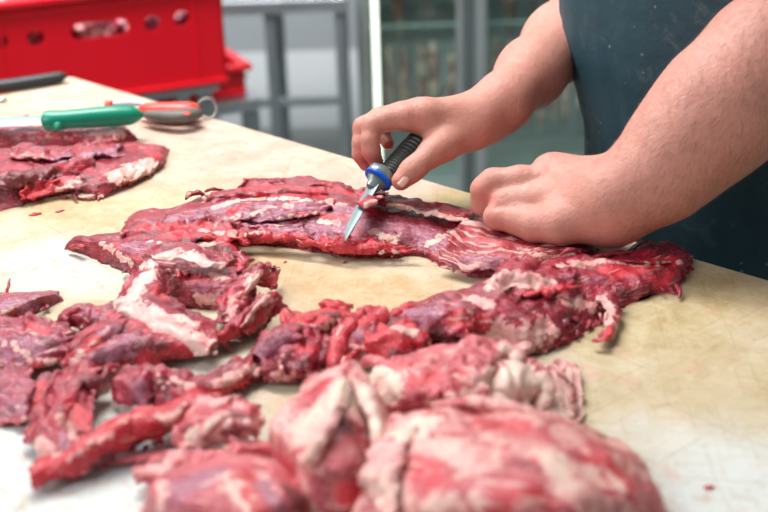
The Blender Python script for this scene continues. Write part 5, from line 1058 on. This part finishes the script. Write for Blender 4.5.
m.build('beef_cut', FATTY, base=(.52, .0, .0, 0), label='peaked white and pink fatty lump at the front centre', paint=[
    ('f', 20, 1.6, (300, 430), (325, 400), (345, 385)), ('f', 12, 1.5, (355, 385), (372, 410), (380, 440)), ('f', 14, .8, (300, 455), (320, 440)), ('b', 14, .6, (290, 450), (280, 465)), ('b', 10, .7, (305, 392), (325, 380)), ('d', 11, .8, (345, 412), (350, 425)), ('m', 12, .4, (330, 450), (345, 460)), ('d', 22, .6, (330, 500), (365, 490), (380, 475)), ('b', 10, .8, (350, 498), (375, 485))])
m = Piece(24)
m.mound(net('345,560,0 420,590,0 500,600,0 580,590,0 640,560,0 672,530,0', '350,530,26 420,555,34 500,565,36 580,555,34 636,532,26 668,512,14', '366,480,46 425,490,62 500,500,64 572,500,58 622,492,42 656,486,24', '382,440,46 430,440,64 500,446,66 564,450,60 608,452,44 638,460,26', '396,420,36 435,412,56 500,412,58 560,422,50 600,434,34 622,446,18'), far=22, ends=10, res=1.7, lump=6, fine=1.0, fib=.4, ragged=3, lf=28)
m.sheet(net('362,500,40 378,515,44 392,530,44', '368,470,52 384,478,58 400,486,60', '376,446,50 392,446,60 408,452,62', '390,424,42 404,424,50 418,428,54'), th=9, lump=4, ragged=5, res=1.5, fold=4)
m.strand([(430, 404, 52), (480, 402, 56), (530, 412, 52), (580, 428, 38), (610, 440, 24)], [4, 6, 6, 5, 3], n=12, flat=.6)
m.build('beef_cut', FATTY, base=(.5, .0, .1, 0), label='biggest pink mottled fatty beef cut, front right of the picture', paint=[
    ('f', 14, 1.5, (400, 430), (420, 420)), ('f', 16, .8, (380, 480), (400, 500)), ('f', 16, .8, (450, 470), (440, 440)), ('f', 12, 1.5, (555, 455), (565, 480)), ('b', 18, .7, (600, 460), (630, 480), (650, 505)), ('b', 18, .6, (500, 500), (540, 500)), ('d', 9, .6, (525, 460), (535, 465)), ('b', 12, .6, (480, 420), (520, 425)), ('f', 10, .8, (590, 470), (615, 480)), ('f', 12, .6, (490, 450), (510, 440)), ('b', 14, .7, (455, 500), (420, 460)), ('f', 12, .7, (470, 505), (430, 505))])
m = Piece(25)
m.mound(net('140,530,0 180,560,0 230,570,0 280,560,0 315,535,0', '140,516,14 180,535,26 230,545,28 280,536,26 312,520,16', '150,490,26 186,496,40 232,500,42 278,500,38 306,500,22', '166,472,26 196,470,38 236,468,40 276,474,36 298,484,20', '184,464,16 206,458,26 238,455,28 268,462,24 286,474,14'), far=16, ends=6, res=1.5, lump=4, fine=.8, fib=.8, ragged=3, lf=40)
m.build('beef_cut', FATTY, base=(.1, .35, .2, 0), label='purple streaked fatty beef piece at the front left edge', paint=[('m', 20, .9, (180, 485), (210, 470)), ('f', 14, .9, (235, 480), (250, 500)), ('m', 16, .8, (280, 495), (290, 510)), ('f', 8, 1, (260, 470), (275, 490)), ('d', 14, .7, (295, 490), (305, 505)), ('b', 12, .7, (250, 470), (265, 500)), ('m', 8, .8, (265, 480), (282, 505)), ('f', 6, .6, (160, 480), (158, 500))])

# crumbs of meat on the board
for (x, y, r_, lab) in ((35, 214, 4.5, 'longer red meat smear in front of the rear left cut'), (60, 211, 3.2, 'short red meat smear nearest the rear left cut'), (709, 487, 3.5, 'tiny red meat crumb alone at the lower right of the board'), (345, 262, 1.6, 'tiny red crumb in front of the main cut'), (125, 292, 1.5, 'tiny red crumb left of the white folded trimming'), (563, 373, 1.8, 'tiny dark crumb beside the pale skin flap'), (285, 262, 1.4, 'tiny red crumb between main cut and curled strips')):
    m = Piece(40+x % 13); m.strand([(x-r_*1.5, y+1, .6), (x, y, .9), (x+r_*1.5, y-1.2, .6)], [r_*.5, r_*.8, r_*.4], flat=.25, wob=.5); m.build('meat_crumb', MEAT, base=(0, 0, .9, 0), label=lab, cat='meat crumb')
